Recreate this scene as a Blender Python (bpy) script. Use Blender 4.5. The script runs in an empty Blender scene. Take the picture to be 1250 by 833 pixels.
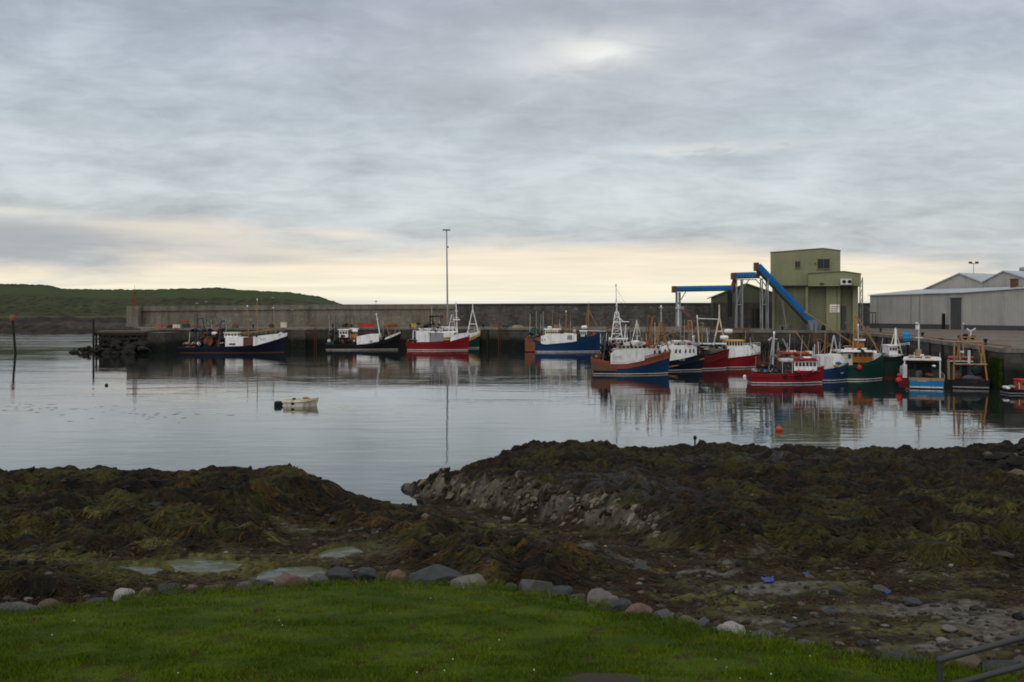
import bpy, bmesh, math, random
import numpy as np
from mathutils import Vector, Matrix
random.seed(7); rng = np.random.default_rng(7)
R = math.radians
scene = bpy.context.scene
COL = scene.collection

# ------------------------------------------------------------------ view
K, HOR, CAMZ = 1300.0, 375.0, 9.0          # focal length in pixels, horizon row, eye height over the water
QZ = 4.4                                    # quay deck height
def G(px, D): return ((px - 625) / K * D, D)
def Zy(y, D): return CAMZ - (y - HOR) / K * D
def Dw(y, z=0.0): return (CAMZ - z) * K / (y - HOR)

cd = bpy.data.cameras.new("camera"); cam = bpy.data.objects.new("camera", cd); COL.objects.link(cam)
cam.location = (0, 0, CAMZ); cam.rotation_euler = (R(90), 0, 0)
cd.sensor_width = 36; cd.lens = 36 * K / 1250; cd.shift_y = -(416.5 - HOR) / 1250
cd.clip_start = 0.1; cd.clip_end = 30000
scene.camera = cam

# ------------------------------------------------------------------ numpy noise
def gnoise(x, y, seed=0):
    xi = np.floor(x); yi = np.floor(y); fx = x - xi; fy = y - yi
    def g(ix, iy):
        h = np.sin(ix * 127.1 + iy * 311.7 + seed * 74.7) * 43758.5453
        a = (h - np.floor(h)) * 2 * np.pi
        return np.cos(a) * (x - ix) + np.sin(a) * (y - iy)
    u = fx * fx * fx * (fx * (fx * 6 - 15) + 10); v = fy * fy * fy * (fy * (fy * 6 - 15) + 10)
    a = g(xi, yi); b = g(xi + 1, yi); c = g(xi, yi + 1); d = g(xi + 1, yi + 1)
    return (a * (1 - u) + b * u) * (1 - v) + (c * (1 - u) + d * u) * v
def fbm(x, y, o=4, seed=0, gain=.5):
    s = 0; a = 1.0; f = 1.0
    for i in range(o):
        s = s + a * gnoise(x * f, y * f, seed + i * 3.1); a *= gain; f *= 2.03
    return s
def billow(x, y, o=3, seed=0):
    s = 0; a = 1.0; f = 1.0
    for i in range(o):
        s = s + a * np.abs(gnoise(x * f, y * f, seed + i * 5.3)) * 2; a *= .5; f *= 2.1
    return s
def S(a, b, x):
    t = np.clip((x - a) / (b - a), 0, 1); return t * t * (3 - 2 * t)

# ------------------------------------------------------------------ materials
def newmat(name):
    m = bpy.data.materials.new(name); m.use_nodes = True
    nt = m.node_tree; b = nt.nodes["Principled BSDF"]
    return m, nt, b
def nd(nt, t, **kw):
    n = nt.nodes.new(t)
    for k, v in kw.items():
        if k.startswith("i_"): n.inputs[k[2:].replace("_", " ")].default_value = v
        else: setattr(n, k, v)
    return n
def mixc(nt, fac, a, b, blend='MIX'):
    n = nt.nodes.new("ShaderNodeMix"); n.data_type = 'RGBA'; n.blend_type = blend
    for s, v in ((n.inputs[0], fac), (n.inputs[6], a), (n.inputs[7], b)):
        if hasattr(v, "is_output") or isinstance(v, bpy.types.NodeSocket): nt.links.new(v, s)
        elif isinstance(v, (int, float)): s.default_value = v
        else: s.default_value = (*v[:3], 1)
    return n.outputs[2]
def ramp(nt, src, stops):
    n = nt.nodes.new("ShaderNodeValToRGB"); nt.links.new(src, n.inputs[0])
    e = n.color_ramp.elements
    while len(e) < len(stops): e.new(0.5)
    for i, (p, c) in enumerate(stops):
        e[i].position = p; e[i].color = (c, c, c, 1) if isinstance(c, (int, float)) else (*c, 1)
    return n.outputs[0]
def coords(nt, scale=(1, 1, 1), kind='Object'):
    tc = nt.nodes.new("ShaderNodeTexCoord"); mp = nt.nodes.new("ShaderNodeMapping")
    mp.inputs['Scale'].default_value = scale
    nt.links.new(tc.outputs[kind], mp.inputs[0]); return mp.outputs[0]
def noise(nt, vec, scale, detail=5, rough=.55, dist=0):
    n = nd(nt, "ShaderNodeTexNoise"); n.inputs['Scale'].default_value = scale
    n.inputs['Detail'].default_value = detail; n.inputs['Roughness'].default_value = rough; n.inputs['Distortion'].default_value = dist
    if vec is not None: nt.links.new(vec, n.inputs['Vector'])
    return n.outputs[0]
def bump(nt, b, h, strength=.5, dist=.05):
    n = nd(nt, "ShaderNodeBump"); n.inputs['Strength'].default_value = strength; n.inputs['Distance'].default_value = dist
    nt.links.new(h, n.inputs['Height']); nt.links.new(n.outputs[0], b.inputs['Normal'])

C = dict(white=(.80, .80, .78), cream=(.62, .56, .42), offwhite=(.62, .62, .60), navy=(.006, .010, .026), blue=(.006, .042, .115),
         brightblue=(.010, .16, .36), red=(.23, .009, .014), darkred=(.16, .010, .016), rust=(.20, .065, .03), rustbrown=(.11, .05, .028),
         green=(.006, .050, .038), orange=(.34, .12, .025), ochre=(.33, .18, .068), black=(.009, .010, .012), grey=(.24, .25, .26),
         silver=(.50, .51, .52), yellow=(.60, .36, .05), darkgrey=(.06, .065, .07), glass=(.015, .02, .025), antifoul=(.12, .03, .02),
         brickred=(.26, .07, .04), blackgreen=(.012, .03, .024), tan=(.30, .2, .11), net=(.012, .06, .05), netblue=(.02, .09, .18),
         brightred=(.55, .03, .03), wood=(.10, .065, .04), conveyor=(.008, .115, .37), pinkred=(.36, .10, .10), fluor=(.42, .075, .025))
_m = {}
def paint(c, rough=.5, grime=.6):
    key = (c, rough)
    if key in _m: return _m[key]
    m, nt, b = newmat("paint_" + c); col = C[c]
    v = coords(nt, (1, 1, .35)); n1 = noise(nt, v, 1.6, 6, .65); n2 = noise(nt, coords(nt), 7, 4)
    lum = sum(col)/3; dirt = tuple(x * .45 + y * .55 * min(1, .25 + lum*2.2) for x, y in zip(col, (.075, .045, .028)))
    f = ramp(nt, n1, [(.48, 0), (.72, grime)])
    c1 = mixc(nt, f, col, dirt)
    c2 = mixc(nt, ramp(nt, n2, [(.3, .0), (.75, .22)]), c1, tuple(x * .72 for x in col))
    st = ramp(nt, noise(nt, coords(nt, (2.6, 2.6, .22)), 1.3, 5, .6), [(.53, 0), (.70, .8)])
    c2 = mixc(nt, st, c2, tuple(x*.35 + y*.65*min(1, .3 + lum*1.6) for x, y in zip(col, (.13, .06, .03))))
    nt.links.new(c2, b.inputs['Base Color']); b.inputs['Roughness'].default_value = rough; b.inputs['Specular IOR Level'].default_value = .18
    bump(nt, b, n2, .12, .03)
    _m[key] = m; return m
def glassm():
    if 'gl' in _m: return _m['gl']
    m, nt, b = newmat("dark_glass"); b.inputs['Base Color'].default_value = (.015, .02, .024, 1); b.inputs['Roughness'].default_value = .12; b.inputs['Specular IOR Level'].default_value = .2
    n = noise(nt, coords(nt), 2.5); bump(nt, b, n, .05, .02); _m['gl'] = m; return m
def ropem(c): return paint(c, .8)

# ------------------------------------------------------------------ mesh builder
class MB:
    def __init__(s): s.v = []; s.f = []; s.m = []; s.sm = []
    def add(s, vs, fs, mi=0, smooth=False):
        o = len(s.v); s.v += [tuple(p) for p in vs]
        for f in fs: s.f.append([i + o for i in f]); s.m.append(mi); s.sm.append(smooth)
    def box(s, lo, hi, mi=0, rz=0, about=None):
        x0, y0, z0 = lo; x1, y1, z1 = hi
        vs = [(x0,y0,z0),(x1,y0,z0),(x1,y1,z0),(x0,y1,z0),(x0,y0,z1),(x1,y0,z1),(x1,y1,z1),(x0,y1,z1)]
        if rz:
            cx, cy = about or ((x0+x1)/2, (y0+y1)/2); c, n = math.cos(rz), math.sin(rz)
            vs = [(cx+(x-cx)*c-(y-cy)*n, cy+(x-cx)*n+(y-cy)*c, z) for x, y, z in vs]
        s.hexa(vs, mi); return s
    def hexa(s, vs, mi=0):
        s.add(vs, [(0,3,2,1),(4,5,6,7),(0,1,5,4),(1,2,6,5),(2,3,7,6),(3,0,4,7)], mi)
    def tube(s, a, b, r, r2=None, n=8, mi=0):
        a = Vector(a); b = Vector(b); d = (b - a)
        if d.length < 1e-6: return s
        d.normalize(); u = d.orthogonal().normalized(); w = d.cross(u); r2 = r if r2 is None else r2
        vs = [a + (u*math.cos(2*math.pi*i/n) + w*math.sin(2*math.pi*i/n))*r for i in range(n)]
        vs += [b + (u*math.cos(2*math.pi*i/n) + w*math.sin(2*math.pi*i/n))*r2 for i in range(n)]
        s.add(vs, [(i, (i+1) % n, n+(i+1) % n, n+i) for i in range(n)], mi, True)
        s.add(vs[:n], [tuple(range(n))[::-1]], mi); s.add(vs[n:], [tuple(range(n))], mi); return s
    def path(s, pts, r, n=6, mi=0):
        for a, b in zip(pts[:-1], pts[1:]): s.tube(a, b, r, n=n, mi=mi)
        return s
    def lathe(s, c, prof, n=14, mi=0, axis='z'):
        vs = []
        for r, h in prof:
            for i in range(n):
                a = 2*math.pi*i/n; p = (r*math.cos(a), r*math.sin(a), h)
                if axis == 'y': p = (p[0], p[2], p[1])
                if axis == 'x': p = (p[2], p[0], p[1])
                vs.append((c[0]+p[0], c[1]+p[1], c[2]+p[2]))
        fs = [(k*n+i, k*n+(i+1) % n, (k+1)*n+(i+1) % n, (k+1)*n+i) for k in range(len(prof)-1) for i in range(n)]
        s.add(vs, fs, mi, True)
        s.add(vs[:n], [tuple(range(n))[::-1]], mi); s.add(vs[-n:], [tuple(range(n))], mi); return s
    def ball(s, c, r, n=12, mi=0, sq=1.0):
        return s.lathe(c, [(max(.02*r, r*math.sin(math.pi*k/8)), -r*sq*math.cos(math.pi*k/8)) for k in range(9)], n, mi)
    def prism(s, poly, z0, z1, mi=0):              # plan polygon, ccw
        n = len(poly); vs = [(x, y, z0) for x, y in poly] + [(x, y, z1) for x, y in poly]
        s.add(vs, [tuple(range(n))[::-1], tuple(range(n, 2*n))] + [(i, (i+1) % n, n+(i+1) % n, n+i) for i in range(n)], mi); return s
    def face_prism(s, poly, y0, y1, mi=0):         # elevation polygon (x,z), extruded in depth
        n = len(poly); vs = [(x, y0, z) for x, z in poly] + [(x, y1, z) for x, z in poly]
        s.add(vs, [tuple(range(n)), tuple(range(n, 2*n))[::-1]] + [(i, n+i, n+(i+1) % n, (i+1) % n) for i in range(n)], mi); return s
    def build(s, name, mats, parent=None, bevel=0):
        me = bpy.data.meshes.new(name); me.from_pydata(s.v, [], s.f)
        if not isinstance(mats, (list, tuple)): mats = [mats]
        for m in mats: me.materials.append(m)
        me.polygons.foreach_set("material_index", s.m); me.polygons.foreach_set("use_smooth", s.sm)
        bm = bmesh.new(); bm.from_mesh(me); bmesh.ops.recalc_face_normals(bm, faces=bm.faces)
        bm.to_mesh(me); bm.free(); me.update()
        o = bpy.data.objects.new(name, me); COL.objects.link(o)
        if parent is not None: o.parent = parent
        if bevel:
            bv = o.modifiers.new("bevel", 'BEVEL'); bv.width = bevel; bv.segments = 2; bv.limit_method = 'ANGLE'
        return o
def tag(o, label=None, cat=None, group=None, kind=None):
    if label: o['label'] = label
    if cat: o['category'] = cat
    if group: o['group'] = group
    if kind: o['kind'] = kind
    return o
def thing(name, label, cat, loc=(0, 0, 0), rz=0, group=None):
    o = bpy.data.objects.new(name, None); COL.objects.link(o); o.location = loc; o.rotation_euler = (0, 0, rz)
    return tag(o, label, cat, group)
def grid_mesh(name, P, cols=None, mat=None, smooth=True):
    """P: array (rows, cols, 3)"""
    r, c, _ = P.shape
    me = bpy.data.meshes.new(name)
    idx = np.arange(r*c).reshape(r, c)
    q = np.stack([idx[:-1, :-1], idx[:-1, 1:], idx[1:, 1:], idx[1:, :-1]], -1).reshape(-1, 4)
    me.vertices.add(r*c); me.vertices.foreach_set("co", P.reshape(-1).astype(np.float32))
    me.loops.add(q.size); me.loops.foreach_set("vertex_index", q.reshape(-1).astype(np.int32))
    me.polygons.add(len(q)); me.polygons.foreach_set("loop_start", (np.arange(len(q))*4).astype(np.int32))
    me.polygons.foreach_set("use_smooth", np.full(len(q), smooth))
    if cols is not None:
        a = me.attributes.new("tint", 'FLOAT_COLOR', 'POINT')
        a.data.foreach_set("color", np.concatenate([cols.reshape(-1, 3), np.ones((r*c, 1))], 1).reshape(-1).astype(np.float32))
    me.update(calc_edges=True)
    if mat: me.materials.append(mat)
    o = bpy.data.objects.new(name, me); COL.objects.link(o); return o
def tri_soup(name, V, cols, mat, per=3):
    """V: (n, per, 3) polygons with 'per' corners, cols (n,3)"""
    n = len(V); me = bpy.data.meshes.new(name)
    me.vertices.add(n*per); me.vertices.foreach_set("co", V.reshape(-1).astype(np.float32))
    me.loops.add(n*per); me.loops.foreach_set("vertex_index", np.arange(n*per).astype(np.int32))
    me.polygons.add(n); me.polygons.foreach_set("loop_start", (np.arange(n)*per).astype(np.int32))
    a = me.attributes.new("tint", 'FLOAT_COLOR', 'POINT')
    cc = np.repeat(np.concatenate([cols, np.ones((n, 1))], 1), per, 0)
    a.data.foreach_set("color", cc.reshape(-1).astype(np.float32))
    me.update(calc_edges=True); me.materials.append(mat)
    o = bpy.data.objects.new(name, me); COL.objects.link(o); return o
def tintmat(name, rough=.8, spec=.25, nscale=8., amt=.35, bstr=.3, bdist=.05):
    m, nt, b = newmat(name)
    at = nd(nt, "ShaderNodeAttribute", attribute_name="tint")
    n = noise(nt, coords(nt), nscale, 6, .6)
    k = ramp(nt, n, [(.25, 1-amt), (.75, 1+amt if 1+amt < 1 else 1.0)])
    c = mixc(nt, 1.0, at.outputs['Color'], k, 'MULTIPLY')
    nt.links.new(c, b.inputs['Base Color']); b.inputs['Roughness'].default_value = rough
    b.inputs['Specular IOR Level'].default_value = spec
    if bstr: bump(nt, b, n, bstr, bdist)
    return m

# ================================================================== SKY AND LIGHT
def build_world():
    w = bpy.data.worlds.new("World"); scene.world = w; w.use_nodes = True
    nt = w.node_tree; nt.nodes.clear(); L = nt.links.new
    out = nt.nodes.new("ShaderNodeOutputWorld")
    sky = nd(nt, "ShaderNodeTexSky", sky_type='NISHITA', sun_disc=False)
    sky.sun_elevation = SUN_EL; sky.sun_rotation = SUN_ROT; sky.air_density = 1.4; sky.dust_density = 3
    bg = nt.nodes.new("ShaderNodeBackground"); bg.inputs[1].default_value = .08; L(sky.outputs[0], bg.inputs[0])
    tc = nt.nodes.new("ShaderNodeTexCoord")
    sp = nt.nodes.new("ShaderNodeSeparateXYZ"); L(tc.outputs['Generated'], sp.inputs[0])
    def ma(op, a, b=None, c=None, clamp=False):
        n = nt.nodes.new("ShaderNodeMath"); n.operation = op; n.use_clamp = clamp
        for i, v in enumerate((a, b, c)):
            if v is None: continue
            if isinstance(v, (int, float)): n.inputs[i].default_value = v
            else: L(v, n.inputs[i])
        return n.outputs[0]
    x, y, z = sp.outputs
    zc = ma('MAXIMUM', z, 0.0)
    dn = ma('ADD', zc, .20)
    u = ma('DIVIDE', x, dn); v = ma('DIVIDE', y, dn)
    cb = nt.nodes.new("ShaderNodeCombineXYZ"); L(u, cb.inputs[0]); L(v, cb.inputs[1]); L(ma('MULTIPLY', zc, 1.2), cb.inputs[2])
    def mp(loc, sc, rot=0):
        m = nt.nodes.new("ShaderNodeMapping"); m.inputs['Location'].default_value = loc; m.inputs['Scale'].default_value = sc
        m.inputs['Rotation'].default_value = (0, 0, rot); L(cb.outputs[0], m.inputs[0]); return m.outputs[0]
    big = noise(nt, mp((3.1, 1.7, 0), (.95, .95, 1), .2), 1.0, 5, .5, .5)
    mid = noise(nt, mp((7.7, 4.2, 0), (1.5, 1.7, 1), -.22), 1.7, 7, .55, .6)
    fine = noise(nt, mp((1.7, 9.2, 0), (2.6, 3.4, 1), -.2), 3.2, 8, .64, .5)
    # direction-space noise for the low bands near the horizon
    m2 = nt.nodes.new("ShaderNodeMapping"); m2.inputs['Scale'].default_value = (3.0, 3.0, 34.0); m2.inputs['Location'].default_value = (.6, .3, 2.0)
    L(tc.outputs['Generated'], m2.inputs[0])
    band = noise(nt, m2.outputs[0], 1.0, 6, .55, .5)
    m3 = nt.nodes.new("ShaderNodeMapping"); m3.inputs['Scale'].default_value = (5.0, 5.0, 120.0); m3.inputs['Location'].default_value = (2.6, .9, .5)
    L(tc.outputs['Generated'], m3.inputs[0])
    streak = noise(nt, m3.outputs[0], 1.0, 5, .6, .3)
    # cloud deck tone against elevation
    deck = ramp(nt, zc, [(0, (.57, .585, .59)), (.08, (.58, .63, .65)), (.15, (.55, .615, .665)), (.23, (.46, .52, .60)), (.29, (.37, .415, .50)), (.42, (.46, .48, .52)), (1, (.64, .66, .68))])
    tone = ma('ADD', ma('ADD', ma('MULTIPLY', ma('SUBTRACT', big, .5), .95), ma('MULTIPLY', ma('SUBTRACT', mid, .5), .95)), ma('MULTIPLY', ma('SUBTRACT', fine, .5), .52))
    tone = ma('ADD', ma('MULTIPLY', tone, .80), 1.0)
    tone = ma('MINIMUM', ma('MAXIMUM', tone, .70), 1.4)
    tv = nt.nodes.new("ShaderNodeCombineXYZ"); 
    for i in range(3): L(tone, tv.inputs[i])
    deck = mixc(nt, 1.0, deck, tv.outputs[0], 'MULTIPLY')
    # thin warm parts of the deck
    warmf = ma('MULTIPLY', ma('MULTIPLY', ma('SUBTRACT', tone, .98, clamp=True), 1.0), .9, clamp=True)
    deck = mixc(nt, warmf, deck, (.72, .71, .69))
    # clear cream strip below the deck
    el = ma('ADD', zc, ma('MULTIPLY', ma('SUBTRACT', band, .5), .085))
    el = ma('ADD', el, ma('MULTIPLY', ma('SUBTRACT', streak, .5), .022))
    az = ma('ABSOLUTE', ma('ADD', x, .02))                     # wider gap ahead, closing toward the sides
    azf = ramp(nt, az, [(0, 1), (.13, .97), (.30, .75), (.50, .45), (.95, .2)])
    lim = ma('MULTIPLY', azf, .060)
    gap = ma('SUBTRACT', 1.0, ma('DIVIDE', ma('SUBTRACT', el, ma('SUBTRACT', lim, .011)), .022, clamp=True))
    front = ma('MULTIPLY_ADD', y, .7, .4, clamp=True)
    def blob(px, yy, wx, wz):
        qx = ma('DIVIDE', ma('SUBTRACT', x, (px-625)/K), wx); qz = ma('DIVIDE', ma('SUBTRACT', ma('ADD', z, ma('MULTIPLY', ma('SUBTRACT', band, .5), .03)), (HOR-yy)/K), wz)
        return ma('MULTIPLY', ma('POWER', 2.718, ma('MULTIPLY', ma('ADD', ma('MULTIPLY', qx, qx), ma('MULTIPLY', qz, qz)), -1.0)), front)
    wedge = ma('ADD', ma('MULTIPLY', blob(215, 289, .085, .0085), .95), ma('ADD', ma('MULTIPLY', blob(425, 286, .035, .004), .7), ma('MULTIPLY', blob(60, 271, .05, .004), .6)))
    bank = ma('ADD', blob(70, 301, .125, .0165), ma('MULTIPLY', blob(330, 318, .06, .005), .55), clamp=True)
    gap = ma('MULTIPLY', ma('ADD', gap, wedge, clamp=True), ma('SUBTRACT', 1.0, ma('MULTIPLY', bank, .9)))
    deck = mixc(nt, ma('MULTIPLY', bank, .8), deck, (.40, .415, .45))
    gap = ma('MULTIPLY', gap, front)
    cream = ramp(nt, zc, [(0, (.80, .79, .70)), (.012, (1.0, .94, .74)), (.04, (1.0, .88, .69)), (.08, (.90, .80, .68))])
    sk = nt.nodes.new("ShaderNodeCombineXYZ"); s2 = ma('MULTIPLY_ADD', ma('SUBTRACT', streak, .5), .5, 1.0)
    for i in range(3): L(s2, sk.inputs[i])
    cream = mixc(nt, 1.0, cream, sk.outputs[0], 'MULTIPLY')
    col = mixc(nt, gap, deck, cream)
    # bright thin place in the clouds where the light comes through
    gd = Vector((100/K, 1, 316/K)).normalized()
    dx = ma('DIVIDE', ma('SUBTRACT', x, gd.x), .050); dz = ma('DIVIDE', ma('SUBTRACT', z, gd.z), .014)
    g2 = ma('ADD', ma('MULTIPLY', dx, dx), ma('MULTIPLY', dz, dz))
    g = ma('POWER', 2.718, ma('MULTIPLY', g2, -1.0)); g = ma('MULTIPLY', g, ma('GREATER_THAN', y, 0))
    g = ma('MULTIPLY', g, ma('MULTIPLY', ma('SUBTRACT', fine, .18), 2.9, clamp=True))
    col = mixc(nt, ma('MULTIPLY', g, .95, clamp=True), col, (.95, .95, .90))
    def spot(px, yy, wx, wz, amt, c):
        v = Vector(((px-625)/K, 1, (HOR-yy)/K)).normalized()
        qx = ma('DIVIDE', ma('SUBTRACT', x, v.x), wx); qz = ma('DIVIDE', ma('SUBTRACT', ma('ADD', z, ma('MULTIPLY', ma('SUBTRACT', fine, .5), .03)), v.z), wz)
        e = ma('MULTIPLY', ma('POWER', 2.718, ma('MULTIPLY', ma('ADD', ma('MULTIPLY', qx, qx), ma('MULTIPLY', qz, qz)), -1.0)), ma('GREATER_THAN', y, 0))
        e = ma('MULTIPLY', e, ma('MULTIPLY_ADD', ma('SUBTRACT', mid, .5), 2.5, .85, clamp=True))
        return mixc(nt, ma('MULTIPLY', e, amt, clamp=True), col, c)
    col = spot(730, 63, .026, .0055, 1.0, (1.15, 1.14, 1.10)); col = spot(690, 74, .045, .009, .55, (.95, .95, .93))
    col = spot(845, 182, .05, .005, .5, (.85, .85, .82)); col = spot(930, 178, .06, .004, .4, (.85, .82, .78)); col = spot(930, 45, .03, .007, .4, (.72, .75, .80))
    dx = ma('DIVIDE', ma('SUBTRACT', x, gd.x), .22); dz = ma('DIVIDE', ma('SUBTRACT', z, gd.z - .01), .06)
    g2 = ma('ADD', ma('MULTIPLY', dx, dx), ma('MULTIPLY', dz, dz))
    g = ma('MULTIPLY', ma('POWER', 2.718, ma('MULTIPLY', g2, -1.0)), ma('GREATER_THAN', y, 0))
    col = mixc(nt, ma('MULTIPLY', g, .35), col, (.62, .63, .63))
    # the cloud cover behind and over the viewer is thinner and brighter
    bk = ma('MULTIPLY_ADD', y, -.55, .45, clamp=True)
    col = mixc(nt, bk, col, (BACK, BACK, BACK*1.02))
    bc = nt.nodes.new("ShaderNodeBackground"); L(col, bc.inputs[0]); bc.inputs[1].default_value = 1.0
    mx = nt.nodes.new("ShaderNodeMixShader"); mx.inputs[0].default_value = .94
    L(bg.outputs[0], mx.inputs[1]); L(bc.outputs[0], mx.inputs[2]); L(mx.outputs[0], out.inputs[0])
SUN_EL, SUN_AZ = R(48), R(205)      # soft light through thinner cloud behind the viewer
SUN_ROT = SUN_AZ; BACK = .95
build_world()
sl = bpy.data.lights.new("sun", 'SUN'); sl.energy = .7; sl.angle = R(40); sl.color = (1, .965, .92)
so = bpy.data.objects.new("sun", sl); COL.objects.link(so)
sdir = Vector((math.sin(SUN_AZ)*math.cos(SUN_EL), math.cos(SUN_AZ)*math.cos(SUN_EL), math.sin(SUN_EL)))
so.rotation_euler = (-sdir).to_track_quat('-Z', 'Y').to_euler()
scene.view_settings.view_transform = 'Standard'; scene.view_settings.look = 'None'
scene.view_settings.exposure = 0; scene.view_settings.gamma = 1
scene.cycles.use_denoising = True
scene.cycles.pixel_filter_type = 'BLACKMAN_HARRIS'; scene.cycles.filter_width = 1.8
scene.cycles.max_bounces = 6; scene.cycles.caustics_reflective = False; scene.cycles.caustics_refractive = False

# ================================================================== WATER
def water_mat(name, amp=1.0, base=(.010, .015, .014), ior=1.48):
    m, nt, b = newmat(name)
    b.inputs['Base Color'].default_value = (*base, 1); b.inputs['Roughness'].default_value = .02; b.inputs['IOR'].default_value = ior
    v1 = coords(nt, (.38, .95, 1)); v2 = coords(nt, (1.1, 2.6, 1)); v3 = coords(nt, (.10, .22, 1))
    a = noise(nt, v1, 1.0, 3, .5, .2); c = noise(nt, v2, 1.6, 3, .5, .3); patch = noise(nt, v3, .35, 3)
    swell = noise(nt, coords(nt, (.12, .5, 1)), .8, 2)
    mm = nt.nodes.new("ShaderNodeMath"); mm.operation = 'MULTIPLY_ADD'; mm.inputs[1].default_value = .14
    nt.links.new(c, mm.inputs[0]); nt.links.new(a, mm.inputs[2])
    ms = nt.nodes.new("ShaderNodeMath"); ms.operation = 'MULTIPLY_ADD'; ms.inputs[1].default_value = 1.2
    nt.links.new(swell, ms.inputs[0]); nt.links.new(mm.outputs[0], ms.inputs[2])
    k = ramp(nt, patch, [(.38, .25), (.62, 1.0)])
    mu = nt.nodes.new("ShaderNodeMath"); mu.operation = 'MULTIPLY'; nt.links.new(ms.outputs[0], mu.inputs[0]); nt.links.new(k, mu.inputs[1])
    sy = nt.nodes.new("ShaderNodeSeparateXYZ"); tcw = nt.nodes.new("ShaderNodeTexCoord"); nt.links.new(tcw.outputs['Object'], sy.inputs[0])
    mr = nt.nodes.new("ShaderNodeMapRange"); nt.links.new(sy.outputs[1], mr.inputs[0])
    for i_, v_ in ((1, 225), (2, 300), (3, 1.0), (4, 6.0)): mr.inputs[i_].default_value = v_
    mv = nt.nodes.new("ShaderNodeMath"); mv.operation = 'MULTIPLY'; nt.links.new(mu.outputs[0], mv.inputs[0]); nt.links.new(mr.outputs[0], mv.inputs[1])
    bump(nt, b, mv.outputs[0], 1.0, .019*amp)
    return m
W = MB(); W.add([(-9000, 20, 0), (9000, 20, 0), (9000, 16000, 0), (-9000, 16000, 0)], [(0, 1, 2, 3)])
tag(W.build("water", water_mat("sea_water")), "calm grey harbour water mirroring boats and cloud", "water", kind='structure')
sb = MB(); sb.add([(-9000, -400, -3.2), (9000, -400, -3.2), (9000, 16000, -3.2), (-9000, 16000, -3.2)], [(0, 1, 2, 3)])
mm_, nt_, b_ = newmat("seabed_silt"); nt_.links.new(mixc(nt_, noise(nt_, coords(nt_), .5), (.05, .05, .04), (.09, .08, .06)), b_.inputs['Base Color'])
tag(sb.build("seabed", mm_), "dark silty harbour bed under the water", "seabed", kind='structure')

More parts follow.
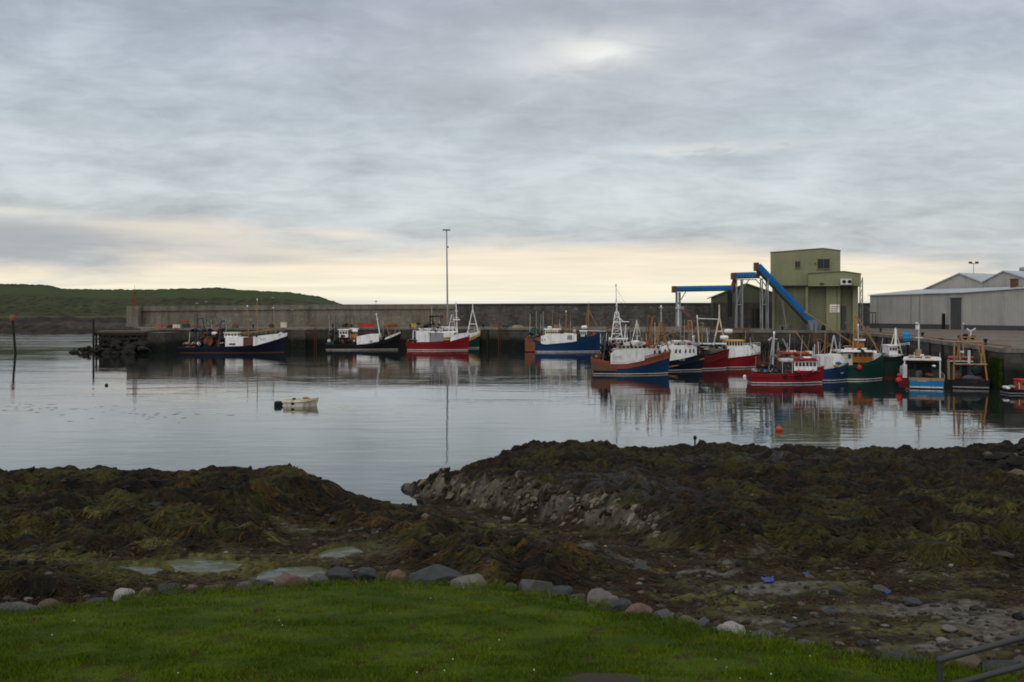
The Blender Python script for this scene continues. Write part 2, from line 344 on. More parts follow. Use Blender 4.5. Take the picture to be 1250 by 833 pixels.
# ================================================================== HEADLAND
def build_headland():
    pxs = np.linspace(-900, 520, 480); Ds = np.concatenate([np.linspace(372, 470, 90), np.linspace(473, 700, 90)])
    PX, DD = np.meshgrid(pxs, Ds)
    X = (PX - 625) / K * DD; Y = DD
    yr = np.interp(PX, [-900, -200, 0, 60, 78, 150, 185, 215, 265, 300, 350, 385, 402, 420, 445, 480, 520],
                   [356, 347, 348.5, 349.5, 353.5, 354.5, 354.5, 353.5, 352.5, 355, 357.5, 362, 367, 373.5, 380, 395, 410])
    zr = CAMZ + (HOR - yr) * 560 / K
    shore = 392 + 10 * fbm(X / 60, Y * 0, 3, 2) + 3 * fbm(X / 14, Y / 14, 3, 4)
    t = S(0, 1, (Y - 428) / 132)
    z = np.where(Y < shore, -1.2, 0) + S(0, 12, Y - shore) * 2.2 + S(14, 34, Y - shore) * 2.4
    lin = np.clip((Y - 428) / 132, 0, 1)
    z = z + (zr - 4.6) * (0.62 * lin + .38 * t) * np.where(zr > 4.6, 1, 1)
    z = np.where(zr < 4.6, np.minimum(z, zr + .3*lin), z)
    rock = S(0, 3, Y - shore) * (1 - S(26, 40, Y - shore))
    z = z + rock * (billow(X / 9, Y / 5, 3, 9) * 1.5 - .5)
    scrub = billow(X / 5, Y / 5, 3, 21)
    sl = S(38, 60, Y - shore)
    field = S(.60, .66, lin + .05 * fbm(X / 40, Y / 40, 3, 5)) * (1 - S(.93, .97, lin + .06*fbm(X/50, Y/50, 2, 8)))
    z = z + sl * (1 - field) * (scrub - .4) * .7
    top = S(.93, .99, lin) * S(300, 150, PX) * 0
    z = z + S(.95, 1, lin) * np.interp(PX, [0, 50, 75, 240, 268, 300], [.8, .8, 0, 0, .6, 0]) * (billow(X/4, Y/4, 2, 3))
    n = fbm(X / 22, Y / 22, 5, 12)[..., None]; n2 = fbm(X / 4, Y / 4, 4, 30)[..., None]
    A = lambda *c: np.array(c)[None, None, :]
    col = A(.034, .036, .013) + (A(.050, .056, .017) - A(.034, .036, .013)) * np.clip(.5 + n * 1.2, 0, 1)
    col = np.where(n2 > .16, A(.020, .019, .011), col)
    f = field[..., None]; col = col * (1 - f) + (A(.040, .058, .014) * (1 + .25 * n)) * f
    st = (S(30, 36, Y - shore) * (1 - S(40, 48, Y - shore)))[..., None]; col = col * (1 - st*.7) + A(.10, .085, .05) * st*.7
    rk = (1 - S(26, 34, Y - shore))[..., None]
    rc = A(.055, .045, .036) * (1 + .8 * n2) ; rc = np.where((z < 1.0)[..., None], A(.030, .026, .019), rc)
    up = (S(14, 20, Y - shore))[..., None]; rc = rc * (1 - up*.6) + A(.016, .015, .016) * up*.6
    col = col * (1 - rk) + rc * rk
    P = np.stack([X, Y, z], -1)
    o = grid_mesh("headland", P, np.clip(col, .004, 1), tintmat("headland_cover", .9, .15, .35, .35, .6, .8))
    tag(o, "low green headland with dark rocky shore beyond the harbour", "hill", kind='structure')
    # a skerry in front of the shore, at the left
    pxs = np.linspace(-400, 130, 130); Ds = np.linspace(352, 392, 40); PX, DD = np.meshgrid(pxs, Ds); X = (PX-625)/K*DD
    e = S(1, .3, np.abs((DD-372)/17)) * S(125, 70, PX + 40*fbm(X/9, DD/9, 3, 5))
    z = -.8 + 2.9 * e * (.5 + .7*billow(X/7, DD/5, 3, 77))
    cc = np.array((.036, .030, .024))[None, None, :] * (1 + .9*fbm(X/3, DD/3, 3, 3))[..., None]
    tag(grid_mesh("skerry", np.stack([X, DD, z], -1), np.clip(cc, .006, 1), tintmat("skerry_rock", .9, .15, .6)), "low brown skerry under the headland", "rock", kind='structure')
build_headland()

# ================================================================== FORESHORE (rock, weed, shingle)
EDGE = [(-70, 12), (-25, 14.5), (-14, 16.8)]
for px, y in [(0, 745), (60, 741), (100, 735), (180, 723), (300, 716), (400, 709), (500, 707), (600, 714), (700, 730), (800, 752), (870, 768), (950, 780), (1040, 798), (1140, 815), (1250, 825)]:
    D = 2.25 / ((y - HOR) / K - .1625); EDGE.append(G(px, D))
EDGE += [(8, 11.3), (14, 9), (45, 3)]
def lawn_z(x, y):
    return np.minimum(6.75 - .1625 * y, 7.15) + .05 * fbm(x / 3, y / 3, 3, 55)

def shore_fields(X, Y):
    wx = X + 1.3 * fbm(X / 4.5, Y / 4.5, 4, 1); wy = Y + 1.5 * fbm(X / 4, Y / 4, 4, 2)
    zb = np.interp(wy, [10, 22, 26, 30, 34, 40, 46, 49, 56, 66, 90], [2.1, 1.9, 1.7, 1.55, 1.3, .75, .28, -.05, -.6, -1.6, -2.6])
    zb = zb + .25 * S(8, 16, X) * S(40, 28, Y)
    # left-hand weedy outcrop
    ml = S(-6.9, -9.5, wx) * S(30, 35, wy) * (1 - S(46, 50.5, wy))
    zl = np.interp(wy, [29, 34, 38, 42, 44.5, 47, 51, 54], [1.5, 1.72, 2.0, 2.20, 2.16, 1.5, -.4, -1.5])
    z = zb * (1 - ml) + zl * ml
    near = np.exp(-(((X + 13.2) / 3.4) ** 2 + ((Y - 27.3) / 2.2) ** 2)); z = z + .55 * near
    # dark diagonal reef
    ax, ay, bx, by = -8.0, 45.0, .9, 29.0
    L2 = (bx-ax)**2 + (by-ay)**2; tt = np.clip(((wx-ax)*(bx-ax) + (wy-ay)*(by-ay)) / L2, 0, 1)
    dd = np.hypot(wx - ax - tt*(bx-ax), wy - ay - tt*(by-ay)); reef = np.exp(-(dd / 1.9) ** 2)
    z = z + reef * (.55 + .2 * (1 - tt)) * (1 - .95 * ml)
    # right-hand outcrop
    yf = np.interp(wx, [-5.5, -4.4, -.9, 2.2, 6.6, 13, 30], [52, 50, 44, 38.8, 31.8, 27.4, 24])
    yb = np.interp(wx, [-5.5, -4.4, -1.8, .8, 4, 30, 60], [50.5, 53.5, 58, 62, 63.5, 62, 58])
    d = wy - yf
    steep = np.interp(wx, [-3, 4], [2.2, 3.6])
    mr = S(0, 1, d / steep) * (1 - S(-1.6, 1.8, wy - yb))
    zt = np.interp(Y, [24, 30, 38, 45, 52, 58, 61], [2.0, 2.0, 1.8, 1.5, 1.22, .98, .8]) + .30*np.exp(-((X-3.5)/3.)**2) - .62*S(1.0, -3.6, X)
    z = z * (1 - mr) + zt * mr
    hum = np.exp(-(((X - 27) / 3.6) ** 2 + ((Y - 54) / 4.) ** 2)); z = z + .75 * hum
    rocky = np.clip(ml + mr + reef + near, 0, 1)
    mats = S(.0, .3, fbm(X/2.6, Y/2.6, 5, 80)*-.8 + .1 - np.interp(625 + X/Y*K, [350, 640, 1250], [-.2, -.15, .15]))
    A = .14 + .22*mats*(1-rocky) + .80 * rocky * (1 - .45*S(40, 46, Y)*S(-3, -7, X))
    lump = billow(X / 2.1, Y / 2.1, 3, 40)
    z = z + A * (.46 * (lump - .45) + .10 * fbm(X / .75, Y / .75, 3, 41) + .03 * fbm(X / .22, Y / .22, 3, 42))
    # bedded pale rock along the scarp of the right-hand outcrop
    pale = S(-.6, .5, d) * (1 - S(1.7, 4.0, d + 1.4*fbm(X/1.5, Y/1.5, 3, 15))) * (1 - S(2.5, 6.5, wx)) * S(.02, .35, mr)
    u = (X * .8 + Y * .6)
    z = z + pale * (.20 * (1 - np.abs(gnoise(u / .8, (X*.6 - Y*.8) / 1.3, 61)) * 2.4) + .34 * billow(X / .9, Y / .9, 3, 62) + .10*np.abs(gnoise(X/.2, Y/.2, 63)) - .34)
    # rock pools: floors sink a little
    pool = np.zeros_like(X); rag = .55*fbm(X/.9, Y/.9, 4, 71)
    for px, y, w, h, pz in POOLS:
        D = Dw(y, pz); x0 = (px - 625) / K * D; rw = w / K * D / 2; rh = max(.9, h * D * D / (K * (CAMZ - pz)) / 2)
        q = ((X - x0) / rw) ** 2 + ((Y - D) / rh) ** 2
        inn = S(1.9, 1.1, q + rag*1.2); rim = S(2.9, 1.8, q + .6*rag)
        z = z * (1 - rim) + np.maximum(z, pz + .03 + .10*np.abs(fbm(X/.5, Y/.5, 3, 72))) * rim
        z = z * (1 - inn) + (pz - .14 + .07*fbm(X/.4, Y/.4, 3, 70)) * inn
        pool = np.maximum(pool, S(2.6, 1.3, q + 1.3*rag))
    return z, dict(ml=ml, mr=mr, reef=reef, near=near, rocky=rocky, lump=lump, pale=pale, d=d, pool=pool, wx=wx, wy=wy)
PZ = 1.62
SAND = [(765, 690, 1.45, 90, 15), (850, 702, 1.5, 130, 13), (935, 722, 1.6, 150, 14), (1010, 715, 1.6, 110, 12), (1110, 745, 1.75, 230, 22), (1225, 762, 1.85, 150, 60), (1150, 790, 1.9, 160, 16), (700, 668, 1.2, 60, 10)]
ALGAE = [(1130, 770, 1.85, 150, 14), (905, 742, 1.65, 70, 14), (840, 735, 1.6, 90, 10), (1150, 661, 1.9, 110, 16), (1050, 640, 1.8, 80, 10), (1205, 625, 1.8, 90, 12), (560, 655, .9, 80, 12), (600, 640, .8, 100, 9), (125, 615, 2.2, 45, 8), (190, 650, 2., 60, 12), (60, 670, 1.8, 160, 12), (250, 690, 1.65, 190, 34), (380, 672, 1.6, 100, 22), (330, 650, 1.6, 60, 10), (790, 700, 1.5, 60, 10)]
POOLS = [(236, 690, 100, 20, 1.56), (150, 700, 80, 22, 1.6), (358, 699, 80, 15, 1.56), (418, 674, 46, 11, 1.34)]
def mixv(a, b, f): return a + (b - a) * np.clip(f, 0, 1)[..., None]
def shore_colour(X, Y, z, F):
    A = lambda *c: np.broadcast_to(np.array(c, float), X.shape + (3,))
    n1 = fbm(X / 2.6, Y / 2.6, 5, 80); n2 = fbm(X / .8, Y / .8, 4, 81); n3 = fbm(X / .22, Y / .22, 3, 82); n4 = fbm(X / 1.4, Y / 1.0, 4, 83)
    px = 625 + X / Y * K
    col = mixv(A(.025, .0165, .0060), A(.0085, .0080, .0045), S(-.15, .25, n2))         # brown and blackish wrack
    col = mixv(col, A(.040, .035, .008), S(.04, .32, n1 + .4*n3))                     # olive
    col = mixv(col, A(.015, .0155, .0155), S(.22, .34, n4 - .15*F['lump']) * F['rocky'])  # bare dark rock
    lowgreen = S(.15, .45, n1 + .6 * n2) * (1 - S(2.3, 3.0, z))
    col = mixv(col, A(.060, .060, .013), lowgreen * (.35 + .3 * F['ml']) * (1 - F['mr'] * .75))
    col = mixv(col, A(.085, .048, .010), S(.30, .42, n4 + .3*n3) * np.clip(F['reef'] * .9 + F['ml'] * .45 + .12, 0, 1) * S(18, 10, X) * (1 - .6*F['mr']))
    # beach between the outcrops
    beach = 1 - S(.15, .6, F['rocky'])
    def spots(lst):
        f = np.zeros_like(X)
        for qx, qy, qz, qw, qh in lst:
            Dq = Dw(qy, qz); xq = (qx-625)/K*Dq; wq = qw/K*Dq/2; hq = qh*Dq*Dq/(K*(CAMZ-qz))/2
            f = np.maximum(f, np.exp(-((X-xq)/wq)**2 - ((Y-Dq)/hq)**2))
        return f
    sandf = beach * np.clip(S(.30, .60, spots(SAND) + .45*n1 + .5*n2) + .35*S(.1, .3, n1*.8 + n2*.6) , 0, 1)
    algs = S(.35, .6, spots(ALGAE) + .5*n2 + .25*n3)
    col = mixv(col, A(.165, .150, .125), sandf * (.75 + .3*n3))
    col = mixv(col, A(.046, .026, .0095), beach * (1 - sandf) * S(-.1, .2, n2) * .8)
    alg = beach * S(.16, .30, fbm(X / 1.9, Y / 1.1, 4, 90) + np.interp(px, [300, 640, 900, 1250], [.05, -.08, .06, .05])) * (Y < 40)
    col = mixv(col, A(.080, .074, .020), alg * (.55 + .8*np.abs(n3)))
    algl = np.clip(S(.05, .5, F['pool']) + 1.1*np.exp(-(((X + 10.3) / 2.5) ** 2 + ((Y - 29.6) / 1.7) ** 2)) + .7*S(-12, -15, X)*S(29, 31, Y)*S(34, 32, Y)*S(0, .2, n2), 0, 1) * (1 - S(.85, 1, F['pool']) * .2)
    col = mixv(col, A(.078, .078, .024), algl * S(-.25, .1, n2) * (.6+.8*np.abs(n3)))
    col = mixv(col, A(.110, .104, .024), algs * (1 - .45*F['rocky']) * (.45 + .9*np.clip(.3 + n3*1.5, 0, 1)))
    # pale bedded rock
    pc = mixv(A(.16, .135, .10), A(.09, .077, .062), S(-.2, .3, n2)); pc = mixv(pc, A(.028, .022, .014), S(.18, .35, n4 + .5*n3))
    col = mixv(col, pc, F['pale'] * S(-.32, -.05, n1 + .3*n3))
    grey = np.exp(-(((X - 4.5) / 3.0) ** 2 + ((Y - 43.) / 4.) ** 2)) * S(0, .2, n2 + .1)
    col = mixv(col, A(.085, .08, .074), grey * .75)
    grey2 = np.exp(-(((X - 13) / 7.) ** 2 + ((Y - 55) / 2.2) ** 2)) * S(0.02, .2, n2)
    col = mixv(col, A(.075, .072, .068), grey2 * .8)
    hum = np.exp(-(((X - 26) / 5) ** 2 + ((Y - 50) / 4.) ** 2)); col = mixv(col, A(.013, .013, .015), hum*.8)
    col = mixv(col, A(.12, .06, .02), np.exp(-(((X - 24) / 3.2) ** 2 + ((Y - 46.5) / 1.2) ** 2)) * S(.1, .25, n2))
    moss = np.exp(-(((X - 16) / 5.) ** 2 + ((Y - 40) / 4.) ** 2)) * S(.15, .35, n4)
    col = mixv(col, A(.060, .058, .016), moss)
    col = mixv(col, A(.02, .019, .016), S(.25, -.15, z) * .8)
    col = col * (.80 + .50 * n3)[..., None]
    return np.clip(col, .003, .5)
def build_shore():
    pxs = np.concatenate([np.linspace(-700, -40, 160), np.linspace(-38, 1290, 1130), np.linspace(1293, 2100, 200)])
    Ds = 12.0 * (90 / 12.0) ** (np.linspace(0, 1, 760) ** .82)
    PX, DD = np.meshgrid(pxs, Ds); X = (PX - 625) / K * DD; Y = DD
    z, F = shore_fields(X, Y)
    col = shore_colour(X, Y, z, F)
    o = grid_mesh("foreshore", np.stack([X, Y, z], -1), col, tintmat("weedy_rock", .85, .12, 14., .45, .6, .06))
    tag(o, "dark rocky foreshore under brown wrack, sand and green algae", "foreshore", kind='structure')
    # the weed itself: short fronds lying over the rock
    n = 150000
    px = rng.uniform(-150, 1400, n); Dv = 24 * (64/24) ** (rng.uniform(0, 1, n) ** .8); x = (px - 625)/K*Dv; y = Dv
    z, F = shore_fields(x, y); c = shore_colour(x, y, z, F)
    keep = (z > .05) & ((F['rocky'] > .25) | (c.sum(-1) < .11)) & (F['pale'] < .35) & (F['pool'] < .3); x, y, z, c = x[keep], y[keep], z[keep], c[keep]; n = len(x)
    e_ = .35; gx_ = shore_fields(x + e_, y)[0] - shore_fields(x - e_, y)[0]; gy_ = shore_fields(x, y + e_)[0] - shore_fields(x, y - e_)[0]
    a = np.arctan2(-gy_, -gx_) + rng.normal(0, .65, n); l = rng.uniform(.12, .38, n); w = rng.uniform(.014, .032, n); up = rng.uniform(.0, .025, n)
    dx, dy = np.cos(a), np.sin(a)
    z2 = shore_fields(x + dx*l, y + dy*l)[0]
    p0 = np.stack([x - dy*w*.5, y + dx*w*.5, z + .0], -1); p1 = np.stack([x + dy*w*.5, y - dx*w*.5, z + .0], -1)
    m0 = np.stack([x + dx*l*.5 + dy*w, y + dy*l*.5 - dx*w, (z+z2)/2 + up], -1); m1 = np.stack([x + dx*l*.5 - dy*w, y + dy*l*.5 + dx*w, (z+z2)/2 + up], -1)
    q0 = np.stack([x + dx*l + dy*w*.3, y + dy*l - dx*w*.3, z2 + .03], -1); q1 = np.stack([x + dx*l - dy*w*.3, y + dy*l + dx*w*.3, z2 + .03], -1)
    V = np.concatenate([np.stack([p0, p1, m0, m1], 1), np.stack([m1, m0, q0, q1], 1)])
    tone = rng.uniform(.7, 1.35, n)[:, None]; warm = np.where(rng.uniform(0, 1, n)[:, None] < .3, np.array([[1.3, 1.05, .75]]), 1.0)
    cc = np.clip(c*tone*warm, .003, .4); cc = np.concatenate([cc, cc])
    so_ = tri_soup("seaweed", V, cc, tintmat("wrack_frond", .8, .12, 30., .2, 0), 4)
    tag(so_, "brown and olive wrack fronds lying over the rocks", "seaweed", kind='stuff')
    # shingle and small stones on the beach
    ico = np.array([(0,0,1),(.89,0,.45),(.28,.85,.45),(-.72,.53,.45),(-.72,-.53,.45),(.28,-.85,.45),(.72,.53,-.45),(-.28,.85,-.45),(-.89,0,-.45),(-.28,-.85,-.45),(.72,-.53,-.45),(0,0,-1)])
    fi = np.array([(0,1,2),(0,2,3),(0,3,4),(0,4,5),(0,5,1),(1,6,2),(2,7,3),(3,8,4),(4,9,5),(5,10,1),(6,7,2),(7,8,3),(8,9,4),(9,10,5),(10,6,1)])
    n = 6000; px = rng.uniform(-120, 1400, n); Dv = 21 * (50/21) ** (rng.uniform(0, 1, n)); x = (px-625)/K*Dv; y = Dv
    z, F = shore_fields(x, y)
    keep = ((F['rocky'] < .5) | (rng.uniform(0, 1, n) < .12)) & (z > .1) & (F['pool'] < .6); x, y, z = x[keep], y[keep], z[keep]; n = len(x)
    sz = .03 + .10 * rng.uniform(0, 1, n) ** 3; sz = np.where(rng.uniform(0, 1, n) < .03, sz + .12, sz)
    a = rng.uniform(0, 6.28, n); jit = 1 + rng.uniform(-.22, .22, (n, 12, 3))
    sc = np.stack([sz*rng.uniform(.8, 1.6, n), sz*rng.uniform(.7, 1.1, n), sz*rng.uniform(.4, .7, n)], -1)
    p = ico[None]*jit*sc[:, None, :]; ca, sa = np.cos(a)[:, None], np.sin(a)[:, None]
    q = np.stack([p[..., 0]*ca - p[..., 1]*sa + x[:, None], p[..., 0]*sa + p[..., 1]*ca + y[:, None], p[..., 2] + z[:, None]+.01], -1)
    pal = np.array([(.036, .032, .026), (.07, .062, .05), (.03, .03, .03), (.10, .07, .055), (.19, .18, .16), (.045, .035, .025), (.02, .017, .013), (.03,.022,.014)])
    cc = pal[rng.choice(8, n, p=[.2, .14, .16, .08, .04, .14, .12, .12])] * rng.uniform(.7, 1.3, (n, 1))
    V = q[:, fi].reshape(-1, 3, 3); cc = np.repeat(cc, len(fi), 0)
    tag(tri_soup("shingle", V, cc, tintmat("shingle_stone", .8, .25, 25., .3, .2, .02), 3), "small stones and shingle strewn over the beach", "shingle", kind='stuff')
    # broken angular blocks: pale bedded ones on the scarp, dark ones through the weed
    def blocks(name, label, n, pick, smin, smax, pal, elong):
        px = rng.uniform(-120, 1400, n); Dv = 25*(63/25)**rng.uniform(0, 1, n); x = (px-625)/K*Dv; y = Dv; z, F = shore_fields(x, y)
        keep = pick(x, y, z, F); x, y, z = x[keep], y[keep], z[keep]; n = len(x)
        sz = smin + (smax-smin)*rng.uniform(0, 1, n)**2.2; jit = 1 + rng.uniform(-.28, .28, (n, 12, 3))
        sc = np.stack([sz*rng.uniform(1, elong, n), sz*rng.uniform(.5, .9, n), sz*rng.uniform(.45, .9, n)], -1)
        p = ico[None]*jit*sc[:, None, :]; tl = rng.normal(.5, .25, n)[:, None]; c_, s_ = np.cos(tl), np.sin(tl)
        p = np.stack([p[..., 0]*c_ - p[..., 2]*s_, p[..., 1], p[..., 0]*s_ + p[..., 2]*c_], -1)
        a = rng.normal(.5, .4, n); ca, sa = np.cos(a)[:, None], np.sin(a)[:, None]
        q = np.stack([p[..., 0]*ca - p[..., 1]*sa + x[:, None], p[..., 0]*sa + p[..., 1]*ca + y[:, None], p[..., 2] + z[:, None] - .02], -1)
        cc = np.array(pal)[rng.choice(len(pal), n)]*rng.uniform(.65, 1.3, (n, 1))
        tag(tri_soup(name, q[:, fi].reshape(-1, 3, 3), np.repeat(cc, len(fi), 0), tintmat(name+"_stone", .9, .1, 9., .45, .6, .04), 3), label, "rocks", kind='stuff')
    blocks("bedded_rock", "pale broken bedded rock along the scarp", 50000, lambda x, y, z, F: (F['pale'] > .3) & (z > .0), .03, .22, [(.165, .14, .104), (.13, .11, .083), (.075, .063, .047), (.19, .165, .128), (.03, .024, .016), (.022, .018, .010)], 1.5)
    blocks("reef_rock", "dark broken rock showing through the wrack", 3000, lambda x, y, z, F: (F['rocky'] > .4) & (F['pale'] < .3) & (z > .2) & (fbm(x/3, y/3, 3, 17) > .0), .05, .20, [(.013, .012, .009), (.022, .018, .010), (.017, .016, .015), (.030, .020, .009), (.028, .026, .012)], 1.6)
    wm = water_mat("pool_water", .25, (.03, .034, .02), 1.36)
    nt = wm.node_tree; pb = nt.nodes["Principled BSDF"]; sc_ = ramp(nt, noise(nt, coords(nt, (1, 1.6, 1)), 1.5, 5, .65, .4), [(.42, 0), (.60, 1)])
    nt.links.new(mixc(nt, sc_, (.030, .034, .022), (.085, .088, .034)), pb.inputs['Base Color'])
    nt.links.new(ramp(nt, sc_, [(0, .26), (1, .05)]), pb.inputs['Specular IOR Level']); nt.links.new(ramp(nt, sc_, [(0, .06), (1, .6)]), pb.inputs['Roughness'])
    for i, (px, y, w, h, pz) in enumerate(POOLS):
        D = Dw(y, pz); x0 = (px - 625)/K*D; rw = w/K*D/2*1.6; rh = max(.9, h*D*D/(K*(CAMZ-pz))/2)*1.6
        b = MB(); b.add([(x0 + rw*math.cos(k*math.pi/16), D + rh*math.sin(k*math.pi/16), pz - .06) for k in range(32)], [tuple(range(32))])
        lb = ["shallow rock pool edged with green algae below the lawn", "algae-covered rock pool beside the white stones", "bright narrow rock pool behind the pink stone", "small grey rock pool among dark weed right of the outcrop"][i]
        tag(b.build("rock_pool", wm), lb, "rock pool", kind='structure')
build_shore()

# ================================================================== LAWN
def build_lawn():
    E = np.array(EDGE); seg = np.r_[0, np.cumsum(np.hypot(*np.diff(E, axis=0).T))]
    u = np.concatenate([np.linspace(0, seg[2], 40)[:-1], np.linspace(seg[2], seg[18], 420), np.linspace(seg[18], seg[-1], 40)[1:]])
    ex = np.interp(u, seg, E[:, 0]); ey = np.interp(u, seg, E[:, 1])
    k = np.ones(9) / 9
    exs = np.convolve(np.pad(ex, 4, 'edge'), k, 'valid'); eys = np.convolve(np.pad(ey, 4, 'edge'), k, 'valid')
    wob = .22 * fbm(u / 1.4, u * 0 + 3, 4, 66)
    tx = np.gradient(exs); ty = np.gradient(eys); ln = np.hypot(tx, ty); nx, ny = -ty/ln, tx/ln
    ex, ey = exs + nx*wob, eys + ny*wob
    rows = []
    inner = np.stack([np.clip(ex*.6, -60, 60), np.full_like(ex, -14)], -1); outer = np.stack([ex, ey], -1)
    for v in np.linspace(0, 1, 130) ** .8:
        p = inner*(1-v) + outer*v; rows.append(np.stack([p[:, 0], p[:, 1], lawn_z(p[:, 0], p[:, 1]) - .10*S(.93, 1, v)], -1))
    lip = rows[-1]
    for off, dz in ((.25, .22), (.7, .7), (1.3, 1.3), (2.2, 3.2)):
        rows.append(np.stack([ex + nx*off, ey + ny*off, np.maximum(lip[:, 2] - dz, .8)], -1))
    P = np.stack(rows)
    X, Y = P[..., 0], P[..., 1]
    n1 = fbm(X/1.6, Y/1.6, 4, 100); n2 = fbm(X/.35, Y/.35, 3, 101)
    A = lambda *c: np.broadcast_to(np.array(c, float), X.shape + (3,))
    c = mixv(A(.036, .062, .004), A(.060, .090, .006), S(-.3, .3, n1)); c = mixv(c, A(.05, .04, .02), S(.34, .5, n2 + .3*n1))
    pp = 625 + X/np.maximum(Y, .5)*K
    bare = np.exp(-(((X - 1.08) / .52) ** 2 + ((Y - 12.15) / .42) ** 2)); c = mixv(c, A(.055, .045, .035), S(.3, .6, bare + .2*n2))
    c[131:] = np.array((.03, .024, .015)); 
    o = grid_mesh("lawn", P, np.clip(c, .003, .3), tintmat("turf", .9, .06, 20., .35, .4, .04))
    tag(o, "mown green lawn sloping down to the shore boulders", "lawn", kind='structure')
    # blades
    n = 340000
    px = rng.uniform(-120, 1370, n); D = 1/rng.uniform(1/25.5, 1/9.3, n); x = (px-625)/K*D; y = D
    ok = y < np.interp(x, ex, ey) + .12
    bare = np.exp(-(((x - 1.08) / .50) ** 2 + ((y - 12.15) / .40) ** 2)); ok &= (bare + .25*fbm(x/.3, y/.3, 2, 5) < .45)
    x, y = x[ok], y[ok]; n = len(x)
    n1 = fbm(x/1.6, y/1.6, 4, 100); n2 = fbm(x/.35, y/.35, 3, 101); tuft = np.clip(fbm(x/.9, y/.9, 3, 103), -.3, .6)
    edge = np.interp(x, ex, ey) - y
    h = (.032 + .038*rng.uniform(0, 1, n)) * (1 + 1.1*tuft) * (1 + 3.0*np.exp(-np.clip(edge, 0, 9)/.22)*rng.uniform(0, 1, n)**2); w = rng.uniform(.006, .011, n)
    a = rng.uniform(0, 6.28, n); ln_ = rng.uniform(.2, .9, n)*h; b = a + rng.uniform(-1, 1, n)
    z = lawn_z(x, y) - .02
    V = np.stack([np.stack([x-np.cos(a)*w, y-np.sin(a)*w, z], -1), np.stack([x+np.cos(a)*w, y+np.sin(a)*w, z], -1), np.stack([x+np.cos(b)*ln_, y+np.sin(b)*ln_, z+h], -1)], 1)
    base = mixv(np.broadcast_to(np.array((.050, .086, .004)), (n, 3)), np.broadcast_to(np.array((.086, .128, .006)), (n, 3)), S(-.3, .3, n1))
    dry = rng.uniform(0, 1, n) < .05; base = np.where(dry[:, None], np.array((.09, .085, .03)), base)
    patch = S(.33, .46, n2 + .35*n1); base = mixv(base, np.broadcast_to(np.array((.085, .055, .024)), (n, 3)), patch*.8)
    base = base * rng.uniform(.65, 1.35, (n, 1))
    tag(tri_soup("grass", V, base, tintmat("grass_blade", .85, .06, 4., .15, 0), 3), "short green grass growing all over the lawn", "grass", kind='stuff')
    # daisies
    n = 60; px = rng.uniform(-50, 1150, n); D = 1/rng.uniform(1/23, 1/11, n); x = (px-625)/K*D; y = D
    ok = (y < np.interp(x, ex, ey) - .3) & (fbm(x/1.5, y/1.5, 2, 19) > .12); x, y = x[ok], y[ok]; n = len(x); z = lawn_z(x, y) + .07
    r = rng.uniform(.006, .011, n); V = np.stack([np.stack([x + r*math.cos(k*1.0472), y + r*math.sin(k*1.0472), z + r*.8*math.sin(k*1.0472)], -1) for k in range(6)], 1)
    tag(tri_soup("daisies", V, np.full((n, 3), .30), tintmat("daisy_petal", .8, .2, 4., .1, 0), 6), "tiny white daisies scattered in the grass", "flowers", kind='stuff')
    return ex, ey
LX, LY = build_lawn()

# ------------------------------------------------------------------ boulders
def rock_mat(name, c1, c2):
    m, nt, b = newmat(name); v = coords(nt)
    n1 = noise(nt, v, 2.2, 7, .65, .4); n2 = noise(nt, v, 14, 5, .6)
    c = mixc(nt, ramp(nt, n1, [(.35, 0), (.65, 1)]), c1, c2); c = mixc(nt, ramp(nt, n2, [(.5, 0), (.8, .5)]), c, tuple(x*.4 for x in c1))
    nt.links.new(c, b.inputs['Base Color']); b.inputs['Roughness'].default_value = .85; b.inputs['Specular IOR Level'].default_value = .25
    bump(nt, b, n2, .8, .05); return m
DKR = .68
_rm = rock_mat
def rock_mat(n_, a_, b_): return _rm(n_, tuple(v*DKR for v in a_), tuple(v*DKR for v in b_))
RK = dict(grey=rock_mat("grey_rock", (.085, .085, .085), (.13, .125, .12)), dark=rock_mat("slate_rock", (.045, .047, .052), (.075, .076, .08)),
          pale=rock_mat("pale_rock", (.20, .185, .165), (.13, .12, .105)), pink=rock_mat("pink_granite", (.20, .125, .095), (.14, .09, .07)),
          white=rock_mat("white_quartz", (.40, .39, .37), (.27, .26, .24)), tan=rock_mat("tan_rock", (.15, .105, .07), (.10, .075, .055)), weed=rock_mat("weedy_boulder", (.013, .012, .009), (.020, .018, .011)))
def rock_mesh(rx, ry, rz, seed, sub=3):
    bm = bmesh.new(); bmesh.ops.create_icosphere(bm, subdivisions=sub, radius=1)
    rs = np.random.default_rng(seed); pl = [(Vector(rs.normal(size=3)).normalized(), rs.uniform(.55, .9)) for _ in range(13)]
    co = np.array([v.co for v in bm.verts]); o = seed*7.3
    d = 1 + .30*fbm(co[:, 0]*1.1 + o, co[:, 1]*1.1 + co[:, 2]*.9, 3, seed) + .16*fbm(co[:, 0]*3 + o, co[:, 1]*3 - co[:, 2]*3, 4, seed+1)
    for v, k in zip(bm.verts, d):
        p = v.co * float(k)
        for nrm, dist in pl:                                   # broken faces
            e = p.dot(nrm) - dist
            if e > 0: p = p - nrm*e*.95
        v.co = (p.x*rx, p.y*ry, p.z*rz)
    me = bpy.data.meshes.new("boulder"); bm.to_mesh(me); bm.free()
    me.polygons.foreach_set("use_smooth", [True]*len(me.polygons)); return me
def boulder(x, y, z, rx, ry, rz, mat, seed, label, group=None, name="boulder", cat="boulder", rot=0):
    me = rock_mesh(rx, ry, rz, seed, 4); me.materials.append(RK[mat])
    o = bpy.data.objects.new(name, me); COL.objects.link(o); o.location = (x, y, z); o.rotation_euler = (0, 0, rot)
    return tag(o, label, cat, group)
BG = "boulders along the lawn edge"
